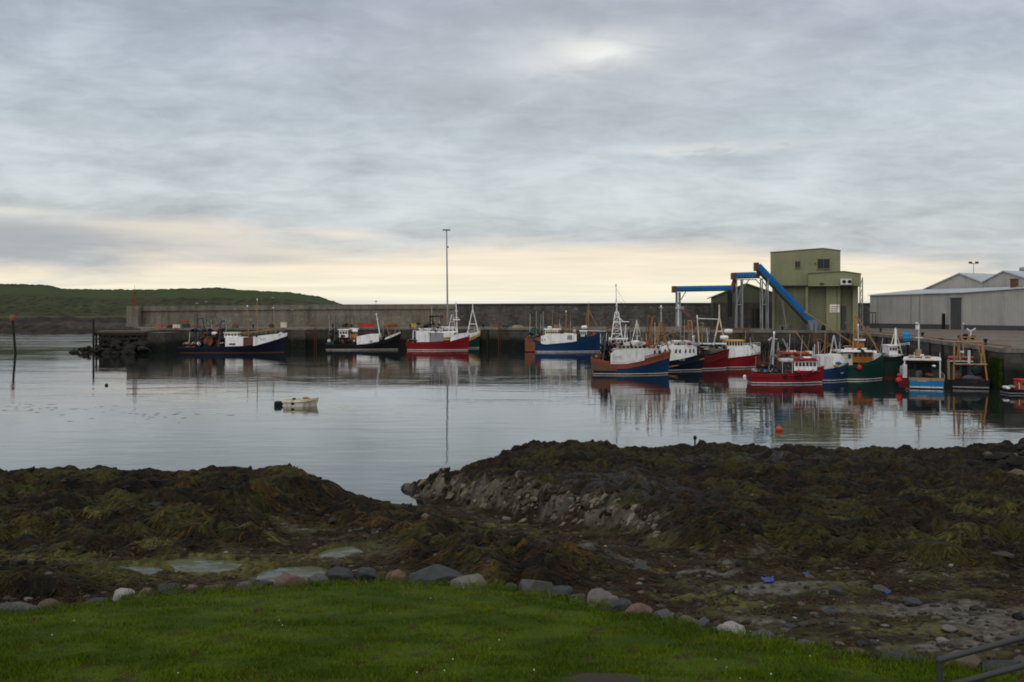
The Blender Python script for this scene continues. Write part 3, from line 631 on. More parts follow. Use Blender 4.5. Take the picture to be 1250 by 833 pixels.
def edge_boulder(px, ytop, w, mat, label, flat=.6, k=[0]):
    k[0] += 1
    D = None
    for d in np.linspace(9, 27, 400):                     # where this sight line crosses the lawn edge
        if d >= np.interp((px-625)/K*d, LX, LY): D = d; break
    D += .22; x, y = G(px, D); r = w/K*D/2
    zt = Zy(ytop, D); rz = max(r*flat*1.15, .12)
    boulder(x, y + r*.3, zt - rz*.92, r*1.15, r*.95, rz*1.1, mat, 100 + k[0], label, BG, rot=random.uniform(-.5, .5))
GL = "small grey stone half sunk in the lawn edge"
for a in [
    (16, 735, 54, 'grey', "wide grey boulder at the far left end of the lawn edge"),
    (60, 735, 34, 'tan', "brownish rounded boulder second along the lawn edge"),
    (112, 733, 40, 'dark', "low dark boulder left of the white stones on the lawn edge"),
    (150, 719, 27, 'white', "white quartz boulder beside the algae pool on the lawn edge"),
    (178, 719, 22, 'pink', "pink and pale boulder just right of the white quartz one"),
    (207, 711, 32, 'dark', "rounded slate grey boulder below the left rock pool"),
    (234, 714, 22, 'pink', "dull pink boulder right of the rounded slate one"),
    (262, 714, 26, 'tan', "flat reddish boulder below the left rock pool"),
    (300, 711, 24, 'grey', GL), (322, 709, 20, 'dark', GL),
    (352, 703, 44, 'pink', "long pink slab in front of the bright narrow pool"),
    (388, 702, 24, 'grey', GL),
    (414, 693, 32, 'dark', "upright dark grey boulder, left of a pair at the lawn crest"),
    (444, 692, 30, 'dark', "square dark boulder, right of a pair at the lawn crest"),
    (482, 700, 32, 'pink', "pointed salmon pink boulder left of the biggest boulder"),
    (531, 690, 64, 'dark', "biggest slate grey boulder at the crest of the lawn"),
    (578, 704, 48, 'pale', "long pale-tipped boulder right of the biggest boulder"),
    (622, 713, 20, 'dark', GL),
    (651, 706, 46, 'grey', "humped grey boulder on the falling lawn edge"),
    (686, 717, 28, 'dark', "bluish grey boulder beside the humped grey one"),
    (706, 725, 22, 'grey', GL),
    (733, 726, 44, 'pale', "large pale grey boulder right of the bluish one"),
    (762, 733, 26, 'dark', "dark boulder between the pale grey and the pink one"),
    (779, 740, 38, 'pink', "smooth pink boulder beside the dark one on the falling edge"),
    (812, 747, 34, 'grey', "flat greenish grey boulder right of the smooth pink one"),
    (838, 752, 28, 'tan', "brownish pink boulder two along from the smooth pink one"),
    (858, 756, 20, 'grey', GL), (874, 764, 18, 'dark', GL),
    (895, 762, 30, 'white', "white boulder sitting alone on the right lawn edge"),
    (932, 775, 40, 'grey', "long low grey boulder right of the lone white boulder"),
    (954, 780, 18, 'pink', "little pink stone right of the long low boulder"),
    (985, 785, 34, 'grey', GL), (1018, 791, 26, 'dark', GL),
    (1048, 793, 36, 'tan', "pale brown slab near the foot of the handrail"),
    (1092, 797, 54, 'dark', "broad dark boulder just left of the handrail post"),
    (1128, 808, 28, 'grey', GL), (1175, 800, 50, 'tan', "brown boulder seen through the handrail"), (1222, 806, 56, 'dark', "dark boulder under the handrail at the edge of the picture"),
]: edge_boulder(*a)
def beach_rock(px, y, w, mat, label, z=1.6, flat=.6, group=None, seed=0, name="boulder", cat="rock"):
    D = Dw(y, z); x, yy = G(px, D); r = w/K*D/2
    zz = float(shore_fields(np.array([x]), np.array([yy]))[0][0])
    boulder(x, yy, zz + r*flat*.35, r, r*.85, r*flat, mat, 300 + seed + int(px), label, group, name, cat)
for px, y, w, mt, lb, zz in [
    (1244, 764, 20, 'weed', "dark round rock lying alone on the sand at the right edge", 1.8),
    (720, 693, 18, 'dark', "dark rock on the sand left of the wet patch", 1.5), (783, 700, 26, 'dark', "flat dark rock lying in the pale wet sand", 1.5),
    (868, 693, 16, 'weed', "upright brown rock at the foot of the weedy bank", 1.5), (905, 696, 18, 'weed', "low weedy rock between the sand patches", 1.5),
    (1020, 724, 22, 'dark', "low dark rock beside the blue scrap on the sand", 1.7), (1115, 736, 24, 'dark', "dark rock among rubble on the right-hand sand", 1.8),
    (1012, 749, 18, 'dark', "small dark stone in the reddish weed", 1.8), (1180, 776, 18, 'tan', "brown stone on the sand above the handrail", 1.9), (1160, 772, 24, 'pale', "pale stone in green algae above the handrail", 1.9),
    (618, 628, 14, 'pale', "pale block fallen below the bedded scarp", .8), (632, 614, 10, 'tan', "tan block at the foot of the pale scarp", .6), (690, 735, 12, 'tan', "little tan stone in front of the weed", 1.6)]:
    beach_rock(px, y, w, mt, lb, zz)
x, y = G(858, 64.5); boulder(x, y, .35, .50, .45, .62, 'weed', 901, "round dark rock showing at the water behind the weedy bank", cat="rock")
for k in range(30):
    px = rng.uniform(1188, 1290); D = rng.uniform(47, 56); x, y = G(px, D); r = rng.uniform(.2, .55)
    z = float(shore_fields(np.array([x]), np.array([y]))[0][0]); boulder(x, y, z + r*.15, r*1.3, r, r*.7, 'weed' if k % 11 else 'tan', 920+k, "dark weedy boulder heaped at the right end of the foreshore", "boulders heaped at the right end of the foreshore", cat="rock")
p = MB(); x, y = G(848, 64); p.tube((x, y, -.4), (x+.02, y, 1.02), .07, .05).lathe((x+.02, y, 1.02), [(.05, 0), (.11, .06), (.10, .2), (.03, .26)])
tag(p.build("marker_stake", paint('black')), "thin dark stake beside the round rock at the water", "stake")
# litter
for px, y, w, c, lb in [(938, 713, 18, 'blue', "flattened blue plastic sheet on the wet sand"), (984, 700, 9, 'blue', "small crumpled blue plastic scrap by the weedy bank"), (1084, 728, 10, 'netblue', "blue-green plastic scrap among the rubble")]:
    D = Dw(y, 1.6); x, yy = G(px, D); z = float(shore_fields(np.array([x]), np.array([yy]))[0][0]); r = w/K*D/2*.8
    gx, gy = np.meshgrid(np.linspace(-1, 1, 12), np.linspace(-1, 1, 10)); h = .06*fbm(gx*1.8 + px, gy*1.8, 3, 4)
    P = np.stack([x + gx*r*(1 + .2*gy), yy + gy*r*.9 + gx*.05, z + .07 + h + .02*gy], -1)
    C['steelblue'] = (.012, .028, .06); C['plastic'] = (.035, .06, .22)
    o = grid_mesh("plastic_scrap", P, None, paint('plastic' if c == 'blue' else c)); sm = o.modifiers.new("thick", 'SOLIDIFY'); sm.thickness = .012
    tag(o, lb, "litter")

# handrail at the corner
hr = thing("handrail", "grey tubular handrail with two rails at the lawn corner", "handrail", (*G(1147, 9.0), 0))
hx, hy = G(1147, 9.0); gal = paint('grey', .5)
C['galv'] = (.042, .046, .048); gal = paint('galv', .5)
zt = Zy(806, 9.0); sl_ = .315
b = MB(); b.tube((0, 0, 4.9), (0, 0, zt), .026, n=12); b.build("post", gal, hr)
b = MB(); b.tube((2.6, -.3, 5.4), (2.6, -.3, zt+2.6*sl_), .026, n=12); b.build("post", gal, hr)
b = MB(); b.tube((-.0, 0, zt), (3.4, -.35, zt + 3.4*sl_), .026, n=12).ball((0, 0, zt), .032); b.build("top_rail", gal, hr)
b = MB(); b.tube((-.01, 0, zt-.24), (3.4, -.35, zt-.24 + 3.4*sl_), .026, n=12); b.build("lower_rail", gal, hr)

# ================================================================== HARBOUR WALLS
def stone_mat(name, c1, c2, mortar, bw=1.1, bh=.5, weed=False, wz=(1.7, 2.6), band=False):
    m, nt, b = newmat(name); tc = nt.nodes.new("ShaderNodeTexCoord"); sp = nt.nodes.new("ShaderNodeSeparateXYZ"); nt.links.new(tc.outputs['Object'], sp.inputs[0])
    ad = nt.nodes.new("ShaderNodeMath"); ad.operation = 'ADD'; nt.links.new(sp.outputs[0], ad.inputs[0]); nt.links.new(sp.outputs[1], ad.inputs[1])
    cb = nt.nodes.new("ShaderNodeCombineXYZ"); nt.links.new(ad.outputs[0], cb.inputs[0]); nt.links.new(sp.outputs[2], cb.inputs[1])
    br = nd(nt, "ShaderNodeTexBrick"); br.inputs['Scale'].default_value = 1; br.inputs['Brick Width'].default_value = bw; br.inputs['Row Height'].default_value = bh
    br.inputs['Mortar Size'].default_value = .03; br.inputs['Mortar Smooth'].default_value = .4; br.inputs['Bias'].default_value = -.2
    br.inputs['Color1'].default_value = (*c1, 1); br.inputs['Color2'].default_value = (*c2, 1); br.inputs['Mortar'].default_value = (*mortar, 1)
    nt.links.new(cb.outputs[0], br.inputs[0])
    v = coords(nt, (.5, .5, .12)); n1 = noise(nt, v, .9, 6, .65); n2 = noise(nt, coords(nt), 1.1, 6, .6)
    c = mixc(nt, ramp(nt, n1, [(.40, 0), (.68, .75)]), br.outputs[0], tuple(x*.35 for x in c1))
    c = mixc(nt, ramp(nt, n2, [(.55, 0), (.75, .5)]), c, tuple(min(1, x*1.7) for x in c2))
    if weed:                                             # tide-stained, weed-grown lower part
        nz = nt.nodes.new("ShaderNodeMath"); nz.operation = 'MULTIPLY_ADD'; nt.links.new(n1, nz.inputs[0]); nz.inputs[1].default_value = 1.6; nt.links.new(sp.outputs[2], nz.inputs[2])
        mr = nt.nodes.new("ShaderNodeMapRange"); nt.links.new(nz.outputs[0], mr.inputs[0]); mr.inputs[1].default_value = wz[0]+.8; mr.inputs[2].default_value = wz[1]+.8; mr.inputs[3].default_value = 1; mr.inputs[4].default_value = 0
        wc = mixc(nt, ramp(nt, n2, [(.5, 0), (.68, 1)]), (.008, .009, .008), (.016, .022, .008)); c = mixc(nt, mr.outputs[0], c, wc)
    nt.links.new(c, b.inputs['Base Color']); b.inputs['Roughness'].default_value = .9; b.inputs['Specular IOR Level'].default_value = .2
    bump(nt, b, n2, .5, .15); return m
QF = stone_mat("quay_stone", (.060, .054, .043), (.090, .080, .064), (.038, .034, .028), 1.6, .62, True)
QR = stone_mat("inner_quay_stone", (.065, .060, .052), (.095, .088, .076), (.04, .037, .032), 1.8, .7, True, (1.9, 3.1))
PC = stone_mat("parapet_concrete", (.165, .148, .115), (.215, .192, .150), (.115, .102, .08), 5.5, 2.3)
PS = stone_mat("parapet_rubble", (.075, .070, .064), (.135, .124, .108), (.045, .042, .04), .9, .42)
CP = stone_mat("coping_concrete", (.18, .165, .135), (.23, .21, .175), (.10, .09, .08), 3.0, 1.0)
CD = stone_mat("dark_coping", (.045, .044, .043), (.06, .058, .055), (.03, .03, .03), 3.0, 1.0)
DK = stone_mat("quay_deck_concrete", (.14, .115, .09), (.18, .15, .118), (.09, .078, .064), 4, 4)
front = [G(172, 226), G(400, 233), G(560, 237), G(700, 224), G(812, 207.5), G(1030, 203.5)]
def fd(px): return float(np.interp(px, [172, 400, 560, 700, 812, 1030], [226, 233, 237, 224, 207.5, 203.5]))
qright = [G(1030, 203.5), G(1095, 168), G(1160, 138), G(1226, 116)]
rest = [(70, 113), (170, 118), (170, 330), (84, 264), G(157, 252)]
q = thing("quay", "long stone quay with weed-stained face carrying the parapet, tower and sheds", "quay")
outline = front + qright[1:] + rest
b = MB(); n = len(outline); b.add([(x, y, QZ) for x, y in outline], [tuple(range(n))]); b.build("deck", DK, q)
def face_strip(name, pts, mat, z0, z1, th=0):
    b = MB()
    for (x0, y0), (x1, y1) in zip(pts[:-1], pts[1:]):
        b.add([(x0, y0, z0), (x1, y1, z0), (x1, y1, z1), (x0, y0, z1)], [(0, 1, 2, 3)])
    return b.build(name, mat, q)
face_strip("quay_face", [G(157, 252)] + front, QF, -3, QZ)
face_strip("quay_face", qright + [(70, 113), (170, 118)], QR, -3, QZ)
def along(pts, step, off=0.0):
    out = []; carry = off
    for (x0, y0), (x1, y1) in zip(pts[:-1], pts[1:]):
        L = math.hypot(x1-x0, y1-y0); d = carry
        while d < L: out.append((x0+(x1-x0)*d/L, y0+(y1-y0)*d/L, math.atan2(y1-y0, x1-x0))); d += step
        carry = d - L
    return out
def coping(pts, w, h, mat):
    b = MB()
    for (x0, y0), (x1, y1) in zip(pts[:-1], pts[1:]):
        a = math.atan2(y1-y0, x1-x0); nx, ny = -math.sin(a), math.cos(a)
        pa = [(x0-nx*.12, y0-ny*.12), (x1-nx*.12, y1-ny*.12), (x1+nx*w, y1+ny*w), (x0+nx*w, y0+ny*w)]
        b.prism(pa, QZ-h, QZ+.11)
    b.build("coping", mat, q)
coping(front, 1.0, .35, CP); coping(qright + [(70, 113), (120, 115)], 1.0, .4, CP)
tm = paint('black', .8); C['timber'] = (.022, .019, .016); tm = paint('timber', .85)
for x, y, a in along(front, 11.7, 5):
    b = MB(); b.box((x-.18, y-.42, -2.5), (x+.18, y-.1, QZ-.2 - random.uniform(0, .5)), 0, a); b.build("fender_pile", tm, q)
for x, y, a in along(qright, 6.5, 4):
    b = MB(); b.box((x-.2, y-.2, -2.5), (x+.2, y+.2, QZ-.3), 0, a, (x, y)); b.build("fender_pile", tm, q)
for px in (215, 385, 610, 752):
    x, y = G(px, fd(px) - .45); b = MB()
    for s_ in (-.25, .25): b.tube((x+s_, y, -.5), (x+s_, y, QZ+.5), .05)
    for k in range(14): b.tube((x-.25, y, k*.33), (x+.25, y, k*.33), .03)
    b.build("ladder", paint('rustbrown'), q)
# alcoves / dark recesses stay as steps in the quay: landing slot at the corner by the blue trawler
x, y = G(648, fd(648)-.4); b = MB(); b.box((x-2, y-1.1, -2), (x+2, y-.05, 2.6)); b.build("landing_step", QF, q)
x, y = G(497, fd(497)-.4); b = MB(); b.box((x-3.2, y-.9, -2), (x+3.2, y-.06, QZ-.35)); b.build("buttress", QF, q)
x, y = G(365, fd(365)-.3); b = MB(); b.box((x-1.6, y-1.0, -2), (x+1.6, y-.06, QZ-.35)); b.build("buttress", QF, q)
# bollards on the edge
for x, y, a in along(front, 17, 6):
    b = MB(); b.lathe((x, y+.9, QZ+.12), [(.22, 0), (.17, .12), (.15, .45), (.25, .55), (.22, .68), (.05, .72)])
    tag(b.build("bollard", paint('black')), "black iron bollard on the quay edge", "bollard", "bollards along the quay edge")

# parapets
def wall(name, label, pts, th, mat, cmat, ch=.45, lip=.18, step=None):
    r = thing(name, label, "wall"); b = MB(); c = MB()
    for (x0, y0, z0), (x1, y1, z1) in zip(pts[:-1], pts[1:]):
        a = math.atan2(y1-y0, x1-x0); nx, ny = -math.sin(a), math.cos(a)
        f = lambda x, y, o: (x+nx*o, y+ny*o)
        def hx(bb, o0, o1, zb0, zb1, zt0, zt1):
            p = [f(x0, y0, o0), f(x1, y1, o0), f(x1, y1, o1), f(x0, y0, o1)]
            bb.hexa([(*p[0], zb0), (*p[1], zb1), (*p[2], zb1), (*p[3], zb0), (*p[0], zt0), (*p[1], zt1), (*p[2], zt1), (*p[3], zt0)])
        hx(b, 0, th, -2, -2, z0-ch, z1-ch); hx(c, -lip, th+lip, z0-ch, z1-ch, z0, z1)
        if step: hx(b, -step[0], -.002, QZ+.002, QZ+.002, QZ+step[1], QZ+step[1])
    b.build("wall_body", mat, r); c.build("coping", cmat, r); return r
A0 = G(159, 250); A1 = G(415, 251); A2 = G(556, 252); A3 = G(820, 251); A4 = G(1075, 256)
zt_ = lambda y, D: Zy(y, D)
w1 = wall("harbour_wall", "pale weathered concrete parapet wall at the outer end of the quay", [(*A0, zt_(374, 250)), (*A1, zt_(371.8, 251)), (*A2, zt_(371.2, 252))], 2.4, PC, PC, 1.15, .35, (.9, .5))
for px in range(185, 550, 26):
    t = (px-159)/(556-159); D = 250+2*t; x, y = G(px, D)
    b = MB(); b.box((x-.09, y-.06, QZ+.6), (x+.09, y-.004, zt_(379, D))); b.build("joint_rib", PC, w1)
w2 = wall("harbour_wall", "dark rubble stone parapet wall behind the trawlers and the ice plant", [(A2[0]+.01, A2[1], zt_(371.0, 252)), (*A3, zt_(369.8, 251)), (*A4, zt_(370, 256)), (120, 266, 9.9)], 3.0, PS, CD, .5, .12)
b = MB(); x, y = G(163.5, 248.5); b.box((x-1.35, y-1.1, QZ), (x+1.35, y+1.3, Zy(373.5, 248))); b.box((x-1.5, y-1.25, QZ), (x+1.5, y+1.4, QZ+.7)); b.build("end_pier", PC, w1)

# lattice beacon at the wall end
def lattice(b, x, y, z0, z1, w0, w1, n, r=.05):
    for i in range(4):
        sx, sy = ((-1, -1), (1, -1), (1, 1), (-1, 1))[i]
        b.tube((x+sx*w0, y+sy*w0, z0), (x+sx*w1, y+sy*w1, z1), r, n=6)
    for k in range(n):
        za, zb = z0+(z1-z0)*k/n, z0+(z1-z0)*(k+1)/n; wa, wb = w0+(w1-w0)*k/n, w0+(w1-w0)*(k+1)/n
        for (ax, ay), (bx, by) in (((-1, -1), (1, -1)), ((1, -1), (1, 1)), ((1, 1), (-1, 1)), ((-1, 1), (-1, -1))):
            b.tube((x+ax*wa, y+ay*wa, za), (x+bx*wb, y+by*wb, zb), r*.6, n=5); b.tube((x+ax*wb, y+ay*wb, zb), (x+bx*wb, y+by*wb, zb), r*.6, n=5)
x, y = G(164.5, 248); bc = thing("beacon_mast", "red lattice beacon mast standing on the outer end of the wall", "beacon", (x, y, QZ))
ztop = Zy(357, 248)-QZ
b = MB(); lattice(b, 0, 0, Zy(374, 248)-QZ, ztop, .45, .18, 5, .05); b.build("lattice", paint('rust'), bc)
b = MB(); b.box((-.35, -.35, ztop), (.35, .35, ztop+.1)); b.lathe((0, 0, ztop+.1), [(.18, 0), (.18, .45), (.05, .6)]); b.build("lantern", paint('rust'), bc)
b = MB(); b.tube((0, 0, ztop+.6), (0, 0, Zy(348, 248)-QZ), .035); b.build("aerial", paint('rust'), bc)
b = MB(); b.tube((0, -.45, .2), (0, -.45, ztop-1), .04); b.build("ladder", paint('rust'), bc)

# outer timber jetty and rock mound
jx, jy = G(148, 212); jt = thing("timber_jetty", "black timber landing stage below the outer end of the wall", "jetty", (jx, jy, 0))
b = MB(); b.box((-4.7, -1.2, 3.9), (5.2, 3.5, 4.25)); b.build("platform", paint('wood'), jt)
b = MB(); b.box((-4.8, -1.35, 3.35), (5.3, -1.05, 3.9)); b.build("edge_beam", tm, jt)
for k in range(8):
    for yy in (-1.2, 2.8):
        b = MB(); b.tube((-4.5+k*1.35, yy, -2), (-4.5+k*1.35, yy, 3.9), .2); b.build("pile", tm, jt)
b = MB(); b.box((-4.2, -.7, -2), (9, 9, 3.85)); b.build("stone_core", QF, jt)
for z in (1.2, 2.5):
    b = MB(); b.box((-4.7, -1.5, z), (5.2, -1.36, z+.3)); b.build("waling", tm, jt)
b = MB(); b.tube((-4.9, -1.6, -2), (-4.9, -1.6, Zy(391.5, 210)), .22, .2, 10).lathe((-4.9, -1.6, Zy(391.5, 210)), [(.27, 0), (.3, .05), (.05, .3)]); b.build("mooring_post", tm, jt)
rg = "boulders of the mound at the pier end"
for k in range(95):
    t = rng.uniform(0, 1); px = 86 + 92*t**.8; D = rng.uniform(203, 211) - 0*t; r = rng.uniform(.5, 1.15)*(.6+.6*t)
    x, y = G(px, D); h = 4.4*t**.5*rng.uniform(.1, 1)*np.clip((D-202)/6, .25, 1)
    boulder(x, y, h*.7-.1, r*1.2, r, r*.75, 'weed', 500+k, "dark weedy boulder of the mound below the pier end", rg)
# channel post
x, y = G(20.5, 205); cp = thing("channel_post", "leaning dark channel post with orange topmark in the open water", "marker post", (x, y, 0))
xt = G(15.5, 205)[0]-x; zt2 = Zy(391, 205)
b = MB(); b.tube((0, 0, -3), (xt, 0, zt2), .26, .2, 10); b.build("post", tm, cp)
b = MB(); b.lathe((xt, 0, zt2-.1), [(.42, 0), (.46, .1), (.46, 1.05), (.36, 1.15)], 12); b.build("topmark", paint('brickred'), cp)

# tall lighting mast
x, y = G(546.5, 246); lm = thing("lighting_mast", "very tall slender lighting mast rising behind the red trawler", "light mast", (x, y, QZ))
xt = G(545.2, 246)[0]-x; ztp = Zy(281, 246)-QZ
b = MB(); b.tube((0, 0, 0), (xt, 0, ztp), .22, .12, 10); b.build("pole", paint('grey'), lm)
b = MB(); b.box((-.5, -.5, 0), (.5, .5, .6)); b.build("base_plinth", CP, lm)
b = MB(); b.box((xt-.85, -.12, ztp), (xt+.85, .12, ztp+.16)); b.build("crossbar", paint('darkgrey'), lm)
for s_ in (-.7, -.25, .25, .7):
    b = MB(); b.box((xt+s_-.18, -.42, ztp-.16), (xt+s_+.18, -.05, ztp+.05)); b.build("floodlight", paint('darkgrey'), lm)
b = MB(); b.box((xt+.1, -.15, Zy(302.5, 246)-QZ), (xt+.5, .15, Zy(301, 246)-QZ)); b.build("junction_box", paint('darkgrey'), lm)

# ================================================================== ICE PLANT AND CONVEYORS
C['sage'] = (.215, .220, .125); C['sagedark'] = (.145, .148, .085); C['sageroof'] = (.13, .13, .085)
def clad_mat(name, c, vertical=True, pitch=.3):
    m, nt, b = newmat(name); v = coords(nt)
    w = nd(nt, "ShaderNodeTexWave", wave_type='BANDS', bands_direction='Z' if not vertical else 'X'); w.inputs['Scale'].default_value = .314/pitch; w.inputs['Distortion'].default_value = 0
    nt.links.new(v, w.inputs[0]); n = noise(nt, coords(nt, (.6, .6, .1)), 1.0, 6, .65); n2 = noise(nt, v, .35, 4)
    cc = mixc(nt, ramp(nt, n, [(.42, 0), (.7, .55)]), c, tuple(x*.55 for x in c)); cc = mixc(nt, ramp(nt, n2, [(.4, 0), (.7, .35)]), cc, tuple(x*1.25 for x in c))
    cc = mixc(nt, ramp(nt, w.outputs[1], [(.0, .10), (.35, 0)]), cc, tuple(x*.5 for x in c))
    nt.links.new(cc, b.inputs['Base Color']); b.inputs['Roughness'].default_value = .6; b.inputs['Specular IOR Level'].default_value = .15; bump(nt, b, w.outputs[1], .35, .04); return m
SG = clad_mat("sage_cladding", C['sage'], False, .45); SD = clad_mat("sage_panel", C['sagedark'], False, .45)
def ice_plant():
    D = 213.0; s = D/K; X0 = G(942, D)[0]; r = thing("ice_plant", "tall sage green ice plant tower with a wider top storey on the quay", "tower", (X0, D, QZ), R(-15))
    px = lambda p: (p-942)*s*.955; zz = lambda y: Zy(y, D)-QZ
    # base storey
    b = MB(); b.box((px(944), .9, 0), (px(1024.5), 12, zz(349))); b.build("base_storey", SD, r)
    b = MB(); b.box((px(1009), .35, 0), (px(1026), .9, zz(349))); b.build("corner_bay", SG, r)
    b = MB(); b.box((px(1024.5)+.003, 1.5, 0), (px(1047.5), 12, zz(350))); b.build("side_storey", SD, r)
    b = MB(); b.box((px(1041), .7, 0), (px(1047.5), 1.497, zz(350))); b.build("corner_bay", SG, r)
    for p0, p1 in ((942.5, 945.5), (983.8, 987)):
        b = MB(); b.box((px(p0), .3, 0), (px(p1), .897, zz(349))); b.build("pilaster", SG, r)
    b = MB(); b.box((px(946), .72, 0), (px(983.5), .898, 1.15)); b.box((px(987.3), .72, 0), (px(1008.8), .898, 1.1)); b.build("plinth", CP, r)
    # panel joints of the base
    b = MB()
    for p in (956, 970): b.box((px(p), .84, 1.2), (px(p)+.12, .899, zz(351)))
    b.build("panel_rib", SG, r)
    # upper storey with shallow gable
    b = MB(); b.face_prism([(px(940.5), zz(349)), (px(1026), zz(349)), (px(1026), zz(307.5)), (px(1005), zz(304.6)), (px(940.5), zz(308.6))], 0, 12.5); b.build("upper_storey", SG, r)
    b = MB(); b.face_prism([(px(940), zz(308.6)), (px(1005), zz(304.6)), (px(1026.5), zz(307.5)), (px(1026.5), zz(306.6)), (px(1005), zz(303.7)), (px(940), zz(307.7))], -.12, 12.7); b.build("roof", paint('sageroof'), r)
    b = MB(); b.box((px(940.5)-.02, -.05, zz(349.6)), (px(1026)+.02, .3, zz(348.6))); b.build("drip_edge", paint('darkgrey'), r)
    # side block
    b = MB(); b.face_prism([(px(987), zz(350)), (px(1050), zz(350)), (px(1050), zz(336)), (px(1030), zz(332.8)), (px(987), zz(335))], -1.6, 9); b.build("side_block", SG, r)
    b = MB(); b.face_prism([(px(986.5), zz(335)), (px(1030), zz(332.8)), (px(1050.6), zz(336)), (px(1050.6), zz(335.1)), (px(1030), zz(331.9)), (px(986.5), zz(334.1))], -1.75, 9.2); b.build("side_roof", paint('sageroof'), r)
    def win(p0, p1, y0, y1, yf):
        b = MB(); b.box((px(p0)-.08, yf-.07, zz(y1)-.08), (px(p1)+.08, yf-.005, zz(y0)+.08)); f = b.build("window", paint('sagedark'), r)
        b = MB(); b.box((px(p0)+.05, yf-.10, zz(y1)+.05), (px(p1)-.05, yf-.072, zz(y0)-.05)); b.build("pane", glassm(), f)
        b = MB(); b.box((px((p0+p1)/2)-.04, yf-.13, zz(y1)+.05), (px((p0+p1)/2)+.04, yf-.102, zz(y0)-.05)); b.build("mullion", paint('sagedark'), f)
        b = MB(); b.box((px(p0)-.15, yf-.2, zz(y1)-.2), (px(p1)+.15, yf-.005, zz(y1)-.1)); b.build("sill", CP, f)
    win(971, 977, 319.5, 327, 0); win(998.5, 1013, 317, 328.5, 0)
    b = MB(); b.box((px(995), -.2, zz(323)), (px(996.5), -.005, zz(321.5))); b.build("wall_lamp", paint('darkgrey'), r)
    b = MB(); b.box((px(1001), -1.9, zz(347.5)), (px(1006), -1.605, zz(346))); b.build("wall_lamp", paint('darkgrey'), r)
    sg = MB(); sg.box((px(1013.3), .25, zz(381.5)), (px(1025), .34, zz(372))); sgo = sg.build("sign", paint('white'), r); sgo['label'] = "white wall sign with three rows of small dark lettering"
    b = MB()
    for k in range(3):
        y = 374 + k*2.6; b.box((px(1014.3), .235, zz(y+1)), (px(1024 - k*1.2), .246, zz(y)))
    b.build("lettering", paint('pinkred'), sgo)
    b = MB(); b.box((px(1026.8), 1.40, .1), (px(1033.5), 1.495, zz(373.5))); d_ = b.build("door", paint('darkgrey'), r)
    b = MB(); b.tube((px(1032.6), 1.33, 1.3), (px(1032.6), 1.33, 1.7), .03); b.build("handle", paint('silver'), d_)
    for p in (1029.5, 1036.0):
        b = MB(); b.box((px(p)-.62, -2.45, zz(348.5)), (px(p)+.42, -1.61, zz(341.5))); u_ = b.build("cooling_unit", paint('offwhite'), r)
        b = MB(); b.lathe((px(p)+.05, -2.46, zz(345)), [(.36, -.02), (.36, .008)], 16, axis='y'); b.build("fan_grille", paint('black'), u_)
    b = MB(); b.box((px(1026), -2.5, zz(349.8)), (px(1042), -1.6, zz(349.1)))
    for p in (1028, 1033, 1039): b.tube((px(p), -2.3, zz(349.8)), (px(p), -1.62, zz(354)), .05)
    b.build("bracket_shelf", paint('darkgrey'), r)
    # stair cage at the far side
    b = MB()
    for x in (px(1050.5), px(1053.4)):
        for y in (2, 4): b.tube((x, y, 0), (x, y, zz(340)), .06)
    for k in range(5): b.box((px(1050.2), 1.9, 1.8*k+1.5), (px(1053.6), 4.1, 1.8*k+1.6)); b.tube((px(1050.5), 2, 1.8*k+1.6), (px(1053.4), 2, 1.8*k+3.3), .05)
    b.build("stair_cage", paint('grey'), r)
    # downpipe
    b = MB(); b.tube((px(1022), .28, 0), (px(1022), .28, zz(350)), .07); b.tube((px(952), .8, 0.2), (px(952), .8, zz(372)), .07); b.build("downpipe", paint('sagedark'), r)
ice_plant()
BLc = clad_mat("conveyor_hood", (.008, .10, .27), True, .6); STL = paint('grey'); STD = paint('darkgrey')
